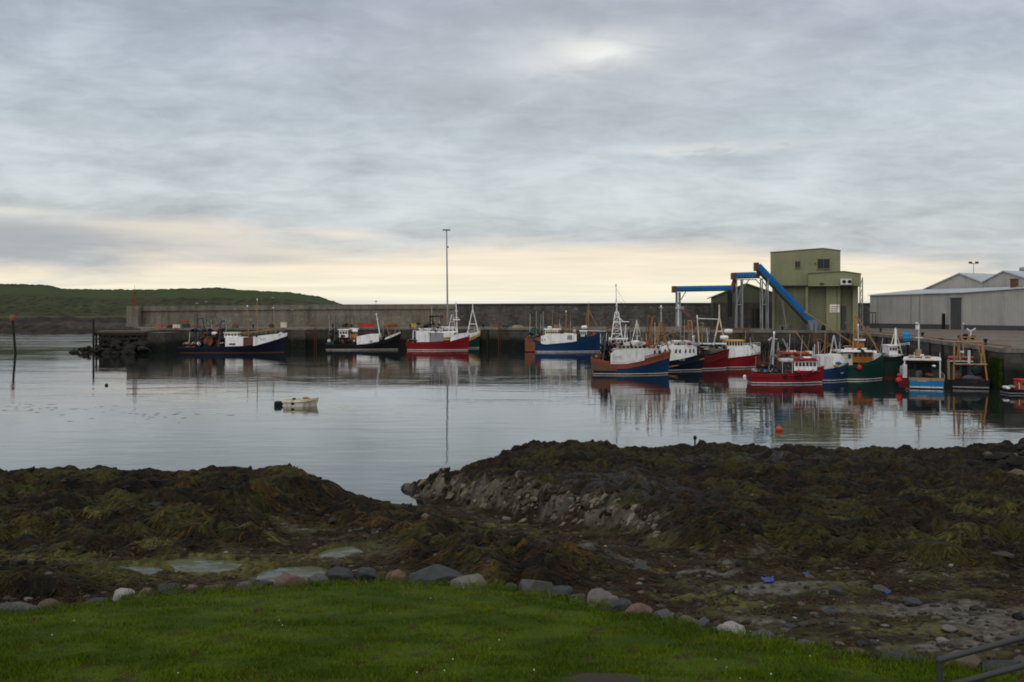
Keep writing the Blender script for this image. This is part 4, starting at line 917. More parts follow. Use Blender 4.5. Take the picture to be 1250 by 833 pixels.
def conveyors():
    D = 209.5; s = D/K; X0 = G(822, D)[0]; r = thing("ice_conveyor", "blue covered conveyor running on steel trestles down beside the green tower", "conveyor", (X0, D, QZ))
    px = lambda p: (p-822)*s; zz = lambda y: Zy(y, D)-QZ
    def hood(name, a, b_, h, w=.75):
        a = Vector((px(a[0]), 0, zz(a[1]))); e = Vector((px(b_[0]), 0, zz(b_[1]))); d = (e-a).normalized(); up = Vector((-d.z, 0, d.x)); h = h*s
        if up.z < 0: up = -up
        m = MB(); prof = [(-w, -.0), (w, 0), (w, h*.6), (w*.65, h), (-w*.65, h), (-w, h*.6)]
        va = [a + Vector((0, p, 0)) + up*q for p, q in prof]; vb = [e + Vector((0, p, 0)) + up*q for p, q in prof]; n = 6
        m.add(va+vb, [(i, (i+1) % n, n+(i+1) % n, n+i) for i in range(n)] + [tuple(range(n))[::-1], tuple(range(n, 2*n))]); m.build(name, BLc, r)
        m = MB(); lo = -1.4*s
        vs = [a+Vector((0, -w*.85, 0))+up*lo, e+Vector((0, -w*.85, 0))+up*lo, e+Vector((0, w*.85, 0))+up*lo, a+Vector((0, w*.85, 0))+up*lo,
              a+Vector((0, -w*.85, 0))-up*.005, e+Vector((0, -w*.85, 0))-up*.005, e+Vector((0, w*.85, 0))-up*.005, a+Vector((0, w*.85, 0))-up*.005]
        m.hexa(vs); m.build("belt_frame", STD, r)
    hood("conveyor_hood", (823, 355.2), (893, 354), 5.6); hood("conveyor_hood", (896, 339.2), (922, 338.6), 6.2); hood("conveyor_hood", (922.5, 327.5), (988.5, 397), 7.5, .9)
    for p, y0, y1 in ((822.6, 349.5, 357.5), (895, 333.3, 341.5), (923, 320.8, 331)):
        b = MB(); b.box((px(p)-.35, -.8, zz(y1)), (px(p)+.4, .8, zz(y0))); b.build("end_box", paint('rustbrown'), r)
    b = MB(); b.tube((px(893), 0, zz(357)), (px(897), 0, zz(341)), .55, .4); b.build("transfer_chute", paint('rustbrown'), r)
    b = MB(); b.tube((px(890.5), -.3, zz(387)), (px(890.5), -.3, zz(357)), .42, .5); b.build("drop_chute", paint('black'), r)
    b = MB(); b.tube((px(925), 0, zz(340)), (px(926), 0, zz(330)), .4); b.build("transfer_chute", paint('rustbrown'), r)
    def trestle(p, y0, w=.7, dx=3.5):
        b = MB(); z = zz(y0)
        for q_ in (p, p+dx):
            for yy in (-w, w): b.tube((px(q_), yy, 0), (px(q_), yy, z), .13)
            b.tube((px(q_), -w, z*.98), (px(q_), w, z*.98), .1); b.tube((px(q_), -w, 0.3), (px(q_), w, z*.5), .07); b.tube((px(q_), w, z*.5), (px(q_), -w, z*.95), .07)
        b.tube((px(p), -w, z*.5), (px(p+dx), -w, z*.5), .08); b.tube((px(p), -w, z*.5), (px(p+dx), -w, z*.97), .07)
        b.build("trestle", STL, r)
    trestle(826, 357, .7, 3.6); trestle(898.5, 341, .7, 7); trestle(929.5, 340, .8, 7)
    b = MB(); b.tube((px(828.5), -.5, zz(404)), (px(828.5), -.5, zz(375)), .62, .5); b.box((px(824), -1.2, zz(378)), (px(834), -.0, zz(374))); b.build("delivery_chute", paint('grey'), r)
    for a, e in (((837, 356.5), (830, 368)), ((929, 349), (922, 340.5)), ((936, 352), (929, 340)), ((907, 352), (915, 341)), ((955, 368), (960, 400))):
        b = MB(); b.tube((px(a[0]), 0, zz(a[1])), (px(e[0]), 0, zz(e[1])), .09); b.build("brace", STL, r)
    b = MB(); b.box((px(899), -.9, zz(342.3)), (px(922), -.8, zz(341.2)));
    for k in range(7): b.tube((px(899+k*3.7), -.9, zz(341.2)), (px(899+k*3.7), -.9, zz(336)), .035)
    b.build("walkway_rail", STL, r)
    hp = MB(); a0, a1 = px(984), px(998); hp.hexa([(a0+.5, -1.2, .05), (a1-.5, -1.2, .05), (a1-.5, 1, .05), (a0+.5, 1, .05), (a0, -1.6, zz(391)), (a1, -1.6, zz(391)), (a1, 1.3, zz(391)), (a0, 1.3, zz(391))])
    C['palebluegrey'] = (.20, .25, .28); hp.build("hopper", paint('palebluegrey'), r)
conveyors()
def low_shed():
    D = 232.0; X0 = G(906, D)[0]; s = D/K; r = thing("store_shed", "low gabled shed with dull green roof behind the conveyor trestles", "shed", (X0, D, QZ), R(-9))
    px = lambda p: (p-906)*s; zz = lambda y: Zy(y, D)-QZ
    b = MB(); b.face_prism([(px(871), 0), (px(945), 0), (px(945), zz(358.5)), (px(911), zz(347)), (px(871), zz(362.5))], 0, 16); b.build("wall", clad_mat("shed_green", (.075, .085, .048)), r)
    b = MB(); b.box((px(870.8), -.06, 0), (px(945.2), -.004, zz(369.5))); b.build("lower_wall", stone_mat("shed_block", (.055, .052, .048), (.07, .066, .06), (.04, .038, .035), 1.2, .5), r)
    b = MB(); b.face_prism([(px(866), zz(364.6)), (px(911), zz(347)), (px(947), zz(359.3)), (px(947), zz(358.2)), (px(911), zz(345.6)), (px(866), zz(363.4))], -.35, 16.4); b.build("roof", clad_mat("shed_roof", (.14, .15, .10)), r)
    for p in range(876, 942, 11):
        b = MB(); b.box((px(p), -.16, 0), (px(p)+.35, -.062, zz(370))); b.build("pilaster", CD, r)
    b = MB(); b.box((px(918), -.14, 0), (px(927), -.066, zz(377))); b.build("door", paint('black'), r)
low_shed()

# grey sheds on the right
GW = clad_mat("grey_cladding", (.32, .312, .29), True, .7); GR = clad_mat("grey_roof", (.38, .40, .42), True, .8); GD = paint('darkgrey')
def grey_shed():
    a = Vector((*G(1062, 236), 0)); e = Vector((*G(1262, 205), 0)); L = (e-a).length; ang = math.atan2(e.y-a.y, e.x-a.x)
    r = thing("net_store", "long grey shed with pale shallow roof and one tall dark door", "shed", (a.x, a.y, QZ), ang)
    def lx(px):                                             # along the wall where a sight line meets it
        k = (px-625)/K; t = (k*a.y - a.x) / ((e.x-a.x) - k*(e.y-a.y)); return t*L, a.y + t*(e.y-a.y)
    def P(px, y): x, D = lx(px); return x, Zy(y, D)-QZ
    L2 = L + 26
    z0 = P(1062, 361)[1]; z1 = P(1175, 358.0)[1]; z2 = P(1250, 352.5)[1]; x1 = lx(1175)[0]; x2 = lx(1250)[0]
    zE = z2 + (z2-z1)/(x2-x1)*(L2-x2)
    b = MB(); b.face_prism([(0, 0), (L2, 0), (L2, zE), (x2, z2), (x1, z1), (0, z0)], 0, 17); b.build("wall", GW, r)
    b = MB()
    b.hexa([(-.3, -.35, z0), (x1, -.35, z1), (x1, 17.4, z1+1.3), (-.3, 17.4, z0+1.3), (-.3, -.35, z0+.16), (x1, -.35, z1+.16), (x1, 17.4, z1+1.5), (-.3, 17.4, z0+1.5)])
    b.hexa([(x1, -.35, z1), (L2, -.35, zE), (L2, 17.4, zE+.9), (x1, 17.4, z1+1.3), (x1, -.35, z1+.16), (L2, -.35, zE+.16), (L2, 17.4, zE+1.1), (x1, 17.4, z1+1.5)])
    b.build("roof", GR, r)
    b = MB(); b.box((-.05, -.09, 0), (lx(1159)[0], -.004, 1.0)); b.box((lx(1176)[0], -.09, 0), (L2, -.004, .95)); b.build("plinth", paint('darkgrey', .8), r)
    x0, zt = P(1160.5, 365); x3, _ = P(1173.5, 365)
    b = MB(); b.box((x0, -.07, 0.02), (x3, -.005, zt)); d_ = b.build("door", GD, r); d_['label'] = "tall dark grey sliding door"
    b = MB(); b.box((x0-.1, -.16, zt), (x3+.1, -.004, zt+.25)); b.build("door_track", STD, r)
    for k in (.33, .66):
        b = MB(); xx = x0+(x3-x0)*k; b.box((xx-.03, -.10, .05), (xx+.03, -.071, zt-.05)); b.build("door_rib", STD, d_)
    for p in (1071, 1111.5, 1122, 1157): 
        xx = lx(p)[0]; b = MB(); b.box((xx, -.08, 1.0), (xx+.22, -.006, z0-.1)); b.build("cladding_joint", paint('grey'), r)
    xx, zz = P(1151, 383); b = MB(); b.box((xx, -.35, 0), (xx+.55, -.01, zz)); b.build("flue_pipe", paint('black'), r)
    # gabled sheds behind
    r2 = thing("gabled_shed", "left gabled grey shed rising behind the long shed", "shed", (a.x, a.y, QZ), ang)
    D = 240.0; s = D/K
    def gable(root, pl, pa, pr, yl, ya, yr, depth0, dep):
        c, n = math.cos(-ang), math.sin(-ang); pts = []
        for p, y in ((pl, yl), (pa, ya), (pr, yr)):
            D_ = 0; k = (p-625)/K          # intersect with plane at local depth0
            ox, oy = a.x - math.sin(ang)*depth0, a.y + math.cos(ang)*depth0; dx, dy = math.cos(ang), math.sin(ang)
            t = (k*oy - ox)/(dx - k*dy); Dd = oy + t*dy; pts.append((t, Zy(y, Dd)-QZ))
        (xl, zl), (xa, za), (xr, zr) = pts
        b = MB(); b.face_prism([(xl, 0), (xr, 0), (xr, zr), (xa, za), (xl, zl)], depth0, depth0+dep); b.build("wall", GW, root)
        b = MB(); t = .22; b.face_prism([(xl-.4, zl-.15), (xa, za), (xr+.1, zr), (xr+.1, zr+t), (xa, za+t), (xl-.4, zl-.15+t)], depth0-.4, depth0+dep+.3); b.build("roof", GR, root)
        return pts
    gable(r2, 1128, 1172, 1199, 354, 334.3, 345, 17.6, 30)
    r3 = thing("gabled_shed", "right gabled grey shed rising behind the long shed", "shed", (a.x, a.y, QZ), ang)
    gable(r3, 1200, 1225.5, 1290, 345, 331.5, 352, 17.9, 30)
    xx, zz = P(1201, 352); ch = thing("chimney_stack", "short brown chimney stack on the shed roof between the two gables", "chimney", (a.x, a.y, QZ), ang)
    x0, y0 = lx(1204)[0], 9
    b = MB(); b.box((x0-.3, 9, z2), (x0+.9, 10, Zy(342, 222)-QZ)); b.build("stack", paint('rustbrown'), ch)
    b = MB(); b.box((x0-.4, 8.9, Zy(342, 222)-QZ), (x0+1.0, 10.1, Zy(341, 222)-QZ)); b.build("cap", STD, ch)
    b = MB(); b.box((x0+1.0, 8.9, z2+.5), (x0+2.2, 9.6, Zy(350, 222)-QZ)); b.build("vent_box", paint('tan'), ch)
    D = 245; x, y = G(1188.5, D); fm = thing("floodlight_mast", "thin floodlight mast with two lamps rising over the left gable", "light mast", (x, y, QZ)); zt = Zy(322, D)-QZ
    b = MB(); b.tube((0, 0, 0), (0, 0, zt), .11, .07); b.build("pole", paint('grey'), fm)
    b = MB(); b.tube((-.8, 0, zt), (.8, 0, zt), .06); b.build("crossbar", paint('darkgrey'), fm)
    for s_ in (-.75, .75):
        b = MB(); b.hexa([(s_-.32, -.3, zt+.0), (s_+.32, -.3, zt+.0), (s_+.32, .3, zt+.1), (s_-.32, .3, zt+.1), (s_-.3, -.35, zt+.4), (s_+.3, -.35, zt+.4), (s_+.3, .2, zt+.5), (s_-.3, .2, zt+.5)]); b.build("floodlight", paint('darkgrey'), fm)
    x, y = G(1249, 250); b = MB(); b.lathe((x, y, QZ+7), [(.5, 0), (.5, Zy(332, 250)-QZ-7), (.9, Zy(330, 250)-QZ-7), (.8, Zy(327, 250)-QZ-7), (.2, Zy(326, 250)-QZ-7)])
    tag(b.build("roof_cowl", paint('grey')), "grey ventilator cowl above the right gable", "ventilator")
grey_shed()
# steel frame between tower and shed
x, y = G(1058, 226); r = thing("steel_frame", "blue-grey steel frame standing between the green tower and the grey shed", "frame", (x, y, QZ))
for dx in (-1.9, -.3, 1.9):
    for dy in (0, 2):
        b = MB(); b.tube((dx, dy, 0), (dx, dy, 3.3 if dx > -1 else 4.2), .11); b.build("leg", paint('darkgrey'), r)
b = MB(); b.box((-2, -.1, 3.3), (2, .1, 3.5)); b.box((-2, 1.9, 3.3), (2, 2.1, 3.5)); b.tube((-1.9, 0, .5), (-.3, 0, 3.2), .08); b.build("beam", paint('darkgrey'), r)
b = MB(); b.lathe((-1.1, 1, 0), [(.5, 0), (.5, 2.2), (.2, 2.6)]); b.build("tank", paint('darkgrey'), r)

# ================================================================== BOATS
GB = "fishing boats moored in the harbour"
class Boat:
    def __init__(s, label, x0, x1, wl, beam, sheer, hull='navy', band=None, boot='white', bottom='antifoul', ang=0, bandh=.45, bul=.8, name="fishing_trawler", cat="fishing boat", rake=.07, group=GB, full=.45, dz=.0):
        s.beam = beam; s.D = Dw(wl) + beam/2; s.s = s.D/K; s.pxc = (x0+x1)/2; s.x0, s.x1 = x0, x1; s.ang = ang
        s.ca = math.cos(ang); s.L = (x1-x0)*s.s/s.ca; s.sheer = sheer; s.bul = bul
        s.root = thing(name, label, cat, (*G(s.pxc, s.D), 0), ang, group)
        s.full = full; s.rake = rake*s.L
        rows = 7; n = 30; b = MB(); V = []; mats = [paint(bottom), paint(boot), paint(hull), paint(band or hull)]
        ts = [0, .01, .03, .06] + list(np.linspace(.1, .9, 20)) + [.93, .955, .975, .99, 1.0]
        for t in ts:
            zs = s.zs(t); zr = [-.7, .0, .09, .19, .19+(zs-bandh-.19)*.5, zs-bandh, zs]
            ring = [(s.X(t, z, zs), -s.hb(t, z, zs), z) for z in zr]
            inn = max(s.hb(t, zs, zs)-.12, 0.0); xi = s.X(min(max(t, .012), .985), zs, zs)
            ring += [(xi, -inn, zs), (xi, -inn*.97, zs-bul)]
            V.append(ring)
        R_ = len(V[0]); mi = [0, 0, 1, 2, 2, 3, 3, 3]
        for sd in (1, -1):
            vs = [(p[0], p[1]*sd, p[2]) for ring in V for p in ring]
            for k in range(R_-1):
                b.add(vs, [(i*R_+k, (i+1)*R_+k, (i+1)*R_+k+1, i*R_+k+1) for i in range(len(ts)-1)], mi[k], True)
        # transom
        a = V[0]
        for k in range(6):
            b.add([a[k], a[k+1], (a[k+1][0], -a[k+1][1], a[k+1][2]), (a[k][0], -a[k][1], a[k][2])], [(0, 1, 2, 3)], mi[k])
        b.build("hull", mats, s.root)
        d = MB(); dv = [r[-1] for r in V]; m = len(dv)
        d.add([p for p in dv] + [(p[0], -p[1], p[2]) for p in dv], [(i, i+1, m+i+1, m+i) for i in range(m-1)]); d.build("deck", paint('rustbrown', .8), s.root)
        rs = MB()
        for sd in (1, -1):
            rs.path([(s.X(t, s.zs(t)-bandh, s.zs(t)), sd*(s.hb(t, s.zs(t)-bandh, s.zs(t))+.02), s.zs(t)-bandh) for t in ts[::2]], .06, 5)
        s.strake = rs.build("rubbing_strake", paint(band or 'black'), s.root)
        cap = MB()
        for sd in (1, -1): cap.path([(s.X(t, s.zs(t), s.zs(t)), sd*max(s.hb(t, s.zs(t), s.zs(t))-.05, 0), s.zs(t)+.03) for t in ts[::2]], .07, 5)
        cap.build("gunwale", paint(band or hull), s.root)
    def zs(s, t):
        px = s.x0 + t*(s.x1-s.x0); y = float(np.interp(px, [p[0] for p in s.sheer], [p[1] for p in s.sheer])); return CAMZ-(y-HOR)*s.s
    def hb(s, t, z, zs):
        B = s.beam/2
        dk = B*(1-max(0, (t-s.full)/(1-s.full))**2.4) * (.86+.14*min(1, t/.25))
        te = s.full-.08; w_ = B*.94*(1-max(0, (t-te)/(1-te))**1.5) * (.80+.20*min(1, t/.3))
        f = max(0, min(1, (z+.7)/(zs+.7)))
        k = w_ + (dk-w_)*f**1.3
        if z < 0: k *= .6
        return max(k, .0)
    def X(s, t, z, zs):
        f = max(0, min(1, (z+.7)/(zs+.7))); xs = -s.L/2 + .035*s.L*(1-f); xb = s.L/2 - s.rake*(1-f)
        return xs + (xb-xs)*t
    def P(s, px, y, v=0.0):
        return ((px-s.pxc)*s.s/s.ca, v*s.beam/2, CAMZ-(y-HOR)*s.s)
    def hbp(s, px, inset=.0):
        t = (px-s.x0)/(s.x1-s.x0); zs = s.zs(t); return max(s.hb(t, zs, zs)-inset, .05)
    # --- parts
    def house(s, name, px0, px1, top, mat, bot=None, inset=.06, parent=None):
        """superstructure that follows the hull plan. top: [(px,y)...]"""
        b = MB(); n = 9; vs = []
        for i in range(n):
            px = px0+(px1-px0)*i/(n-1); h = s.hbp(px, inset); yt = float(np.interp(px, [p[0] for p in top], [p[1] for p in top]))
            x, _, zt = s.P(px, yt); t = (px-s.x0)/(s.x1-s.x0); zb = s.zs(t)-.15 if bot is None else s.P(px, bot)[2]
            vs += [(x, -h, zb), (x, -h*.96, zt), (x, h*.96, zt), (x, h, zb)]
        for i in range(n-1):
            o = 4*i; b.add(vs, [(o, o+4, o+5, o+1), (o+1, o+5, o+6, o+2), (o+2, o+6, o+7, o+3), (o+3, o+7, o+4, o)]) if i == 0 else b.add(vs[o:o+8], [(0, 4, 5, 1), (1, 5, 6, 2), (2, 6, 7, 3), (3, 7, 4, 0)])
        b.add(vs[:4], [(0, 1, 2, 3)]); b.add(vs[-4:], [(3, 2, 1, 0)])
        return b.build(name, paint(mat), parent or s.root)
    def box(s, name, px0, px1, y0, y1, v0, v1, mat, parent=None, bevel=0.0, slope=0.0):
        a = s.P(px0, y0, v0); c = s.P(px1, y1, v1); b = MB()
        x0, x1 = a[0], c[0]; z1, z0 = a[2], c[2]; ya, yb = a[1], c[1]; k = slope*(x1-x0)
        b.hexa([(x0, ya, z0), (x1, ya, z0), (x1, yb, z0), (x0, yb, z0), (x0+k*.3, ya*.97, z1), (x1-k, ya*.97, z1), (x1-k, yb*.97, z1), (x0+k*.3, yb*.97, z1)])
        return b.build(name, mat if not isinstance(mat, str) else paint(mat), parent or s.root, bevel)
    def wheelhouse(s, px0, px1, y0, y1, vw=.55, mat='white', roof='white', n=4, front=3, wy=None, fwd=True, trim=None):
        w = s.box("wheelhouse", px0, px1, y0, y1, -vw, vw, mat)
        s.box("roof", px0-1.2, px1+1.2, y0-1.1, y0-.02, -vw*1.1, vw*1.1, roof, w)
        wt, wb = wy or (y0+(y1-y0)*.18, y0+(y1-y0)*.50)
        step = (px1-px0-1.2)/n
        for sd in (-1, 1):
            for i in range(n):
                a = px0+.6+i*step+step*.14; e = a+step*.72
                s.box("window", a, e, wt, wb, sd*vw-.015, sd*vw+.015, glassm(), w)
        P0 = s.P(px1 if fwd else px0, wt); P1 = s.P(px1, wb); vv = vw*s.beam/2
        for i in range(front):
            y_ = -vv + 2*vv*(i+.14)/front; e = y_+2*vv*.72/front
            b = MB(); b.box((P0[0]-.03, y_, P1[2]), (P0[0]+.05, e, P0[2])); b.build("window", glassm(), w)
        dpx = px0+(px1-px0)*.12
        return w
    def pole(s, name, a, b_, r, mat, r2=None, parent=None):
        m = MB(); m.tube(s.P(*a), s.P(*b_), r, r2 if r2 else r*.75, 8); return m.build(name, paint(mat), parent or s.root)
    def mast(s, px, ytop, ybase, r=.11, mat='offwhite', lean=0, cross=None, radar=None, lamp=True, v=0):
        o = s.pole("mast", (px, ybase, v), (px+lean, ytop, v), r, mat)
        f = lambda y: px+lean*(ybase-y)/(ybase-ytop)
        for y, w in cross or []:
            m = MB(); p = s.P(f(y), y, v); m.tube((p[0]-w*s.s, p[1], p[2]), (p[0]+w*s.s, p[1], p[2]), .05, n=6); m.build("crosstree", paint(mat), o)
        if radar:
            m = MB(); p = s.P(f(radar), radar, v); m.box((p[0]-.75, p[1]-.55, p[2]), (p[0]+.75, p[1]-.30, p[2]+.22)); m.tube((p[0], p[1], p[2]-.15), (p[0], p[1]-.45, p[2]-.02), .06); m.build("radar", paint('white'), o)
        if lamp:
            m = MB(); p = s.P(px+lean, ytop, v); m.lathe(p, [(.09, 0), (.12, .08), (.12, .3), (.04, .38)], 10); m.build("lamp", paint('white'), o)
        return o
    def aframe(s, px, ytop, ybase, spread, r=.10, mat='offwhite', bars=(.5,), vtop=.12, vbase=.75, lean=0, name="gantry", ext=None):
        m = MB(); T = s.P
        legs = []
        for sx in (-1, 1):
            vb, vt = (sx*.10, 0) if spread >= 5 else (sx*vbase, sx*vtop)
            a = T(px+sx*spread, ybase, vb); e = T(px+lean+sx*.3, ytop, vt); m.tube(a, e, r, r*.8, 7); legs.append((Vector(a), Vector(e)))
        for f in bars:
            p = [a.lerp(e, f) for a, e in legs]
            m.tube(p[0], p[1], r*.7, n=6)
        m.tube(legs[0][1], legs[1][1], r, n=6)
        o = m.build(name, paint(mat), s.root)
        if ext: s.pole("mast_pole", (px+lean, ytop, 0), (px+lean, ext, 0), r*.9, mat, parent=o)
        return o
    def goalpost(s, px, ytop, ybase, vw, r, mat, name="gantry", dpx=0):
        m = MB()
        for sv in (-1, 1):
            m.tube(s.P(px, ybase, sv*vw), s.P(px+dpx, ytop, sv*vw*.8), r)
        m.tube(s.P(px+dpx, ytop, -vw*.8), s.P(px+dpx, ytop, vw*.8), r)
        m.tube(s.P(px+dpx*.5, (ytop+ybase)/2, -vw*.9), s.P(px+dpx*.5, (ytop+ybase)/2, vw*.9), r*.7)
        return m.build(name, paint(mat), s.root)
    def drum(s, px, y, rpx, vw, mat, name="net_drum"):
        m = MB(); p = s.P(px, y); r = rpx*s.s; w = vw*s.beam/2
        m.lathe(p, [(r*1.25, -w), (r*1.25, -w*.9), (r*.35, -w*.9), (r, -w*.6), (r*1.05, w*.6), (r*.35, w*.9), (r*1.25, w*.9), (r*1.25, w)], 14, axis='y'); o = m.build(name, paint(mat, .85), s.root)
        m = MB()
        for sd in (-1, 1): m.tube((p[0]-r, p[1]+sd*w*1.05, p[2]-r*1.6), (p[0], p[1]+sd*w*1.05, p[2]+.1), .09)
        m.build("drum_stand", paint('darkgrey'), o); return o
    def winch(s, px, y, mat='rustbrown', sz=.6, v=0):
        p = s.P(px, y, v); m = MB(); m.lathe((p[0], p[1], p[2]), [(sz*.6, -sz), (sz*.6, -sz*.85), (sz*.35, -sz*.8), (sz*.35, sz*.8), (sz*.6, sz*.85), (sz*.6, sz)], 12, axis='y'); m.box((p[0]-sz*.5, p[1]-sz*.9, p[2]-sz), (p[0]+sz*.5, p[1]+sz*.9, p[2]-sz*.3)); return m.build("winch", paint(mat), s.root)
    def raft(s, px, y, v=-.3, mat='white'):
        p = s.P(px, y, v); m = MB(); m.lathe(p, [(.05, -.62), (.28, -.55), (.32, -.2), (.34, 0), (.32, .2), (.28, .55), (.05, .62)], 12, axis='x'); return m.build("life_raft", paint(mat), s.root)
    def rail(s, px0, px1, y0, y1, v, mat='offwhite', posts=6, h=4, follow=False):
        m = MB(); pts = []
        for i in range(posts):
            f = i/(posts-1); px = px0+(px1-px0)*f; y = y0+(y1-y0)*f
            vv = (s.hbp(px, .1)/(s.beam/2))*(-1 if v < 0 else 1) if follow else v
            a = s.P(px, y, vv); pts.append((a, s.P(px, y-h, vv)))
            m.tube(a, s.P(px, y-h, vv), .03, n=5)
        for (a, e), (a2, e2) in zip(pts[:-1], pts[1:]):
            m.tube(e, e2, .035, n=5); m.tube(Vector(a).lerp(Vector(e), .5), Vector(a2).lerp(Vector(e2), .5), .025, n=5)
        return m.build("railing", paint(mat), s.root)
    def wires(s, segs, r=.022, mat='darkgrey'):
        m = MB()
        for a, e in segs: m.tube(s.P(*a), s.P(*e), r, n=4)
        return m.build("rigging", paint(mat), s.root)
    def fender(s, px, y, rpx=1.6, mat='brightred', v=None):
        r = rpx*s.s; h = s.hbp(px) if v is None else abs(v)*s.beam/2
        p = s.P(px, y); m = MB(); m.ball((p[0], -h-r*.8, p[2]), r, 12, 0, 1.1); m.tube((p[0], -h-r*.8, p[2]+r), (p[0], -h, p[2]+r*2.2), .03)
        return m.build("fender", paint(mat), s.root)
    def tyre(s, px, y, rpx=1.8):
        r = rpx*s.s; h = s.hbp(px); p = s.P(px, y); m = MB(); n = 12
        for k in range(n):
            a0, a1 = 2*math.pi*k/n, 2*math.pi*(k+1)/n
            m.tube((p[0]+r*math.cos(a0), -h-.12, p[2]+r*math.sin(a0)), (p[0]+r*math.cos(a1), -h-.12, p[2]+r*math.sin(a1)), r*.3, n=6)
        return m.build("tyre_fender", paint('black'), s.root)
    def text(s, txt, px, y, hpx, mat, hull=True, v=None, parent=None):
        cu = bpy.data.curves.new("lettering", 'FONT'); cu.body = txt; cu.size = hpx*s.s*1.35; cu.extrude = .01; cu.align_x = 'CENTER'
        tmp = bpy.data.objects.new("tmp", cu); COL.objects.link(tmp); bpy.context.view_layer.update()
        me = bpy.data.meshes.new_from_object(tmp.evaluated_get(bpy.context.evaluated_depsgraph_get())); bpy.data.objects.remove(tmp); bpy.data.curves.remove(cu)
        p = s.P(px, y); t = (px-s.x0)/(s.x1-s.x0)
        if v is None: dy = -s.hb(t, p[2], s.zs(t))
        else: dy = v*s.beam/2
        t2 = t+.02; dy2 = -s.hb(t2, p[2], s.zs(t2)) if v is None else dy; rz = math.atan2(dy2-dy, (s.X(t2, p[2], s.zs(t2))-s.X(t, p[2], s.zs(t)))) if v is None else 0
        me.materials.clear(); me.materials.append(paint(mat)); o = bpy.data.objects.new("lettering", me); COL.objects.link(o); o.parent = parent or s.root
        o.location = (p[0], dy-.20, p[2]); o.rotation_euler = (R(90), 0, rz); return o
    def gear(s, px, y, w, h, mat, v=0.0, name="deck_gear", seed=0):
        """low heap of gear fixed on deck: irregular dome"""
        p = s.P(px, y, v); me = rock_mesh(w*s.s/2, s.beam*.3, h*s.s, 700+seed+int(px), 3); me.materials.append(paint(mat, .9))
        o = bpy.data.objects.new(name, me); COL.objects.link(o); o.parent = s.root; o.location = p; return o
    def clutter(s, px0, px1, y, n, tall=2, seed=0, dark=False):
        rs = random.Random(int(px0)*7+seed); cols = ['darkgrey', 'rustbrown', 'black', 'net', 'rust', 'offwhite', 'netblue', 'tan', 'brickred', 'grey', 'blackgreen']
        if dark: cols = ['black', 'darkgrey', 'steelblue', 'rustbrown', 'black', 'blackgreen', 'rust', 'navy']
        for k in range(n):
            px = rs.uniform(px0, px1); s.gear(px, y-rs.uniform(-.3, 1.2), rs.uniform(2.2, 6), rs.uniform(1.2, 3.4), rs.choice(cols), v=rs.uniform(-.55, .3), seed=k)
        for k in range(tall):
            px = rs.uniform(px0, px1); h = rs.uniform(10, 30); s.pole("aerial" if h > 18 else "stanchion", (px, y, rs.uniform(-.5, .5)), (px+rs.uniform(-.8, .8), y-h, rs.uniform(-.3, .3)), rs.choice([.035, .05, .065]), rs.choice(['offwhite', 'silver', 'ochre', 'grey', 'rust', 'darkgrey']))
        segs = []
        for k in range(tall+2):
            a = rs.uniform(px0, px1); e = rs.uniform(px0, px1); segs.append(((a, y-rs.uniform(12, 30), rs.uniform(-.3, .3)), (e, y-rs.uniform(0, 8), rs.uniform(-.7, .7))))
        s.wires(segs, .026, rs.choice(['darkgrey', 'tan', 'black']))
    def heap(s, px, y, w, h, mat, label, name="net_heap", cat="net", v=0.0, seed=0):
        p = s.P(px, y, v); M_ = Matrix.Translation(s.root.location) @ Matrix.Rotation(s.ang, 4, 'Z'); q = M_ @ Vector(p)
        me = rock_mesh(w*s.s/2, s.beam*.3, h*s.s, 800+seed+int(px), 3); me.materials.append(paint(mat, .9))
        o = bpy.data.objects.new(name, me); COL.objects.link(o); o.location = q; o.rotation_euler = (0, 0, s.ang); return tag(o, label, cat)

# --- 1 far left: long navy trawler with white bow
b = Boat("long navy trawler with white raised bow, berthed nearest the pier end", 221, 352, 431, 5.6, [(221, 424), (250, 424), (300, 422.5), (314, 421), (335, 415), (352, 409)], 'navy', 'navy', 'black', 'rustbrown', bandh=.3, bul=.5, rake=.05)
b.house("whaleback", 312.5, 350.6, [(312.5, 410.5), (330, 408.5), (351, 406.5)], 'white', inset=-.03)
b.text("N 55", 325, 415, 2.6, 'darkgrey', v=-.92)
b.box("shelter_deck", 278.5, 300, 411.5, 424, -.78, .78, 'white'); b.wheelhouse(276, 292, 406.8, 412.5, .5, 'white', 'cream', 4)
b.box("cargo_hatch", 300.5, 311.5, 412, 424, -.7, .7, 'rustbrown'); b.box("porthole_strip", 283, 291, 419, 420.6, -.80, -.785, 'black')
b.rail(297, 346, 410, 405.5, -1, 'tan', 9, 4.2, True); b.rail(297, 346, 410, 405.5, 1, 'tan', 9, 4.2, True)
b.pole("boom", (296, 407, 0), (345, 401.5, 0), .09, 'ochre')
b.mast(303.5, 375, 412, .085, 'ochre', -1.5, [(383, 1.5)]); b.mast(314.5, 367, 412, .11, 'ochre', -.6, [(376, 2)]); b.mast(337, 377, 406, .085, 'ochre', -3.5)
b.aframe(246, 389, 424, 4.0, .11, 'steelblue', (.35, .7), .5, .8, -1.5); b.goalpost(270, 392, 424, .8, .14, 'darkgrey', dpx=3)
b.drum(257, 416.5, 4.5, .6, 'rust'); b.winch(268, 417, 'rustbrown', .9); b.gear(244, 419.5, 10, 4, 'netblue'); b.gear(233, 423, 16, 2.4, 'tan'); b.raft(264, 407, -.4); b.gear(272, 413, 9, 5, 'darkgrey')
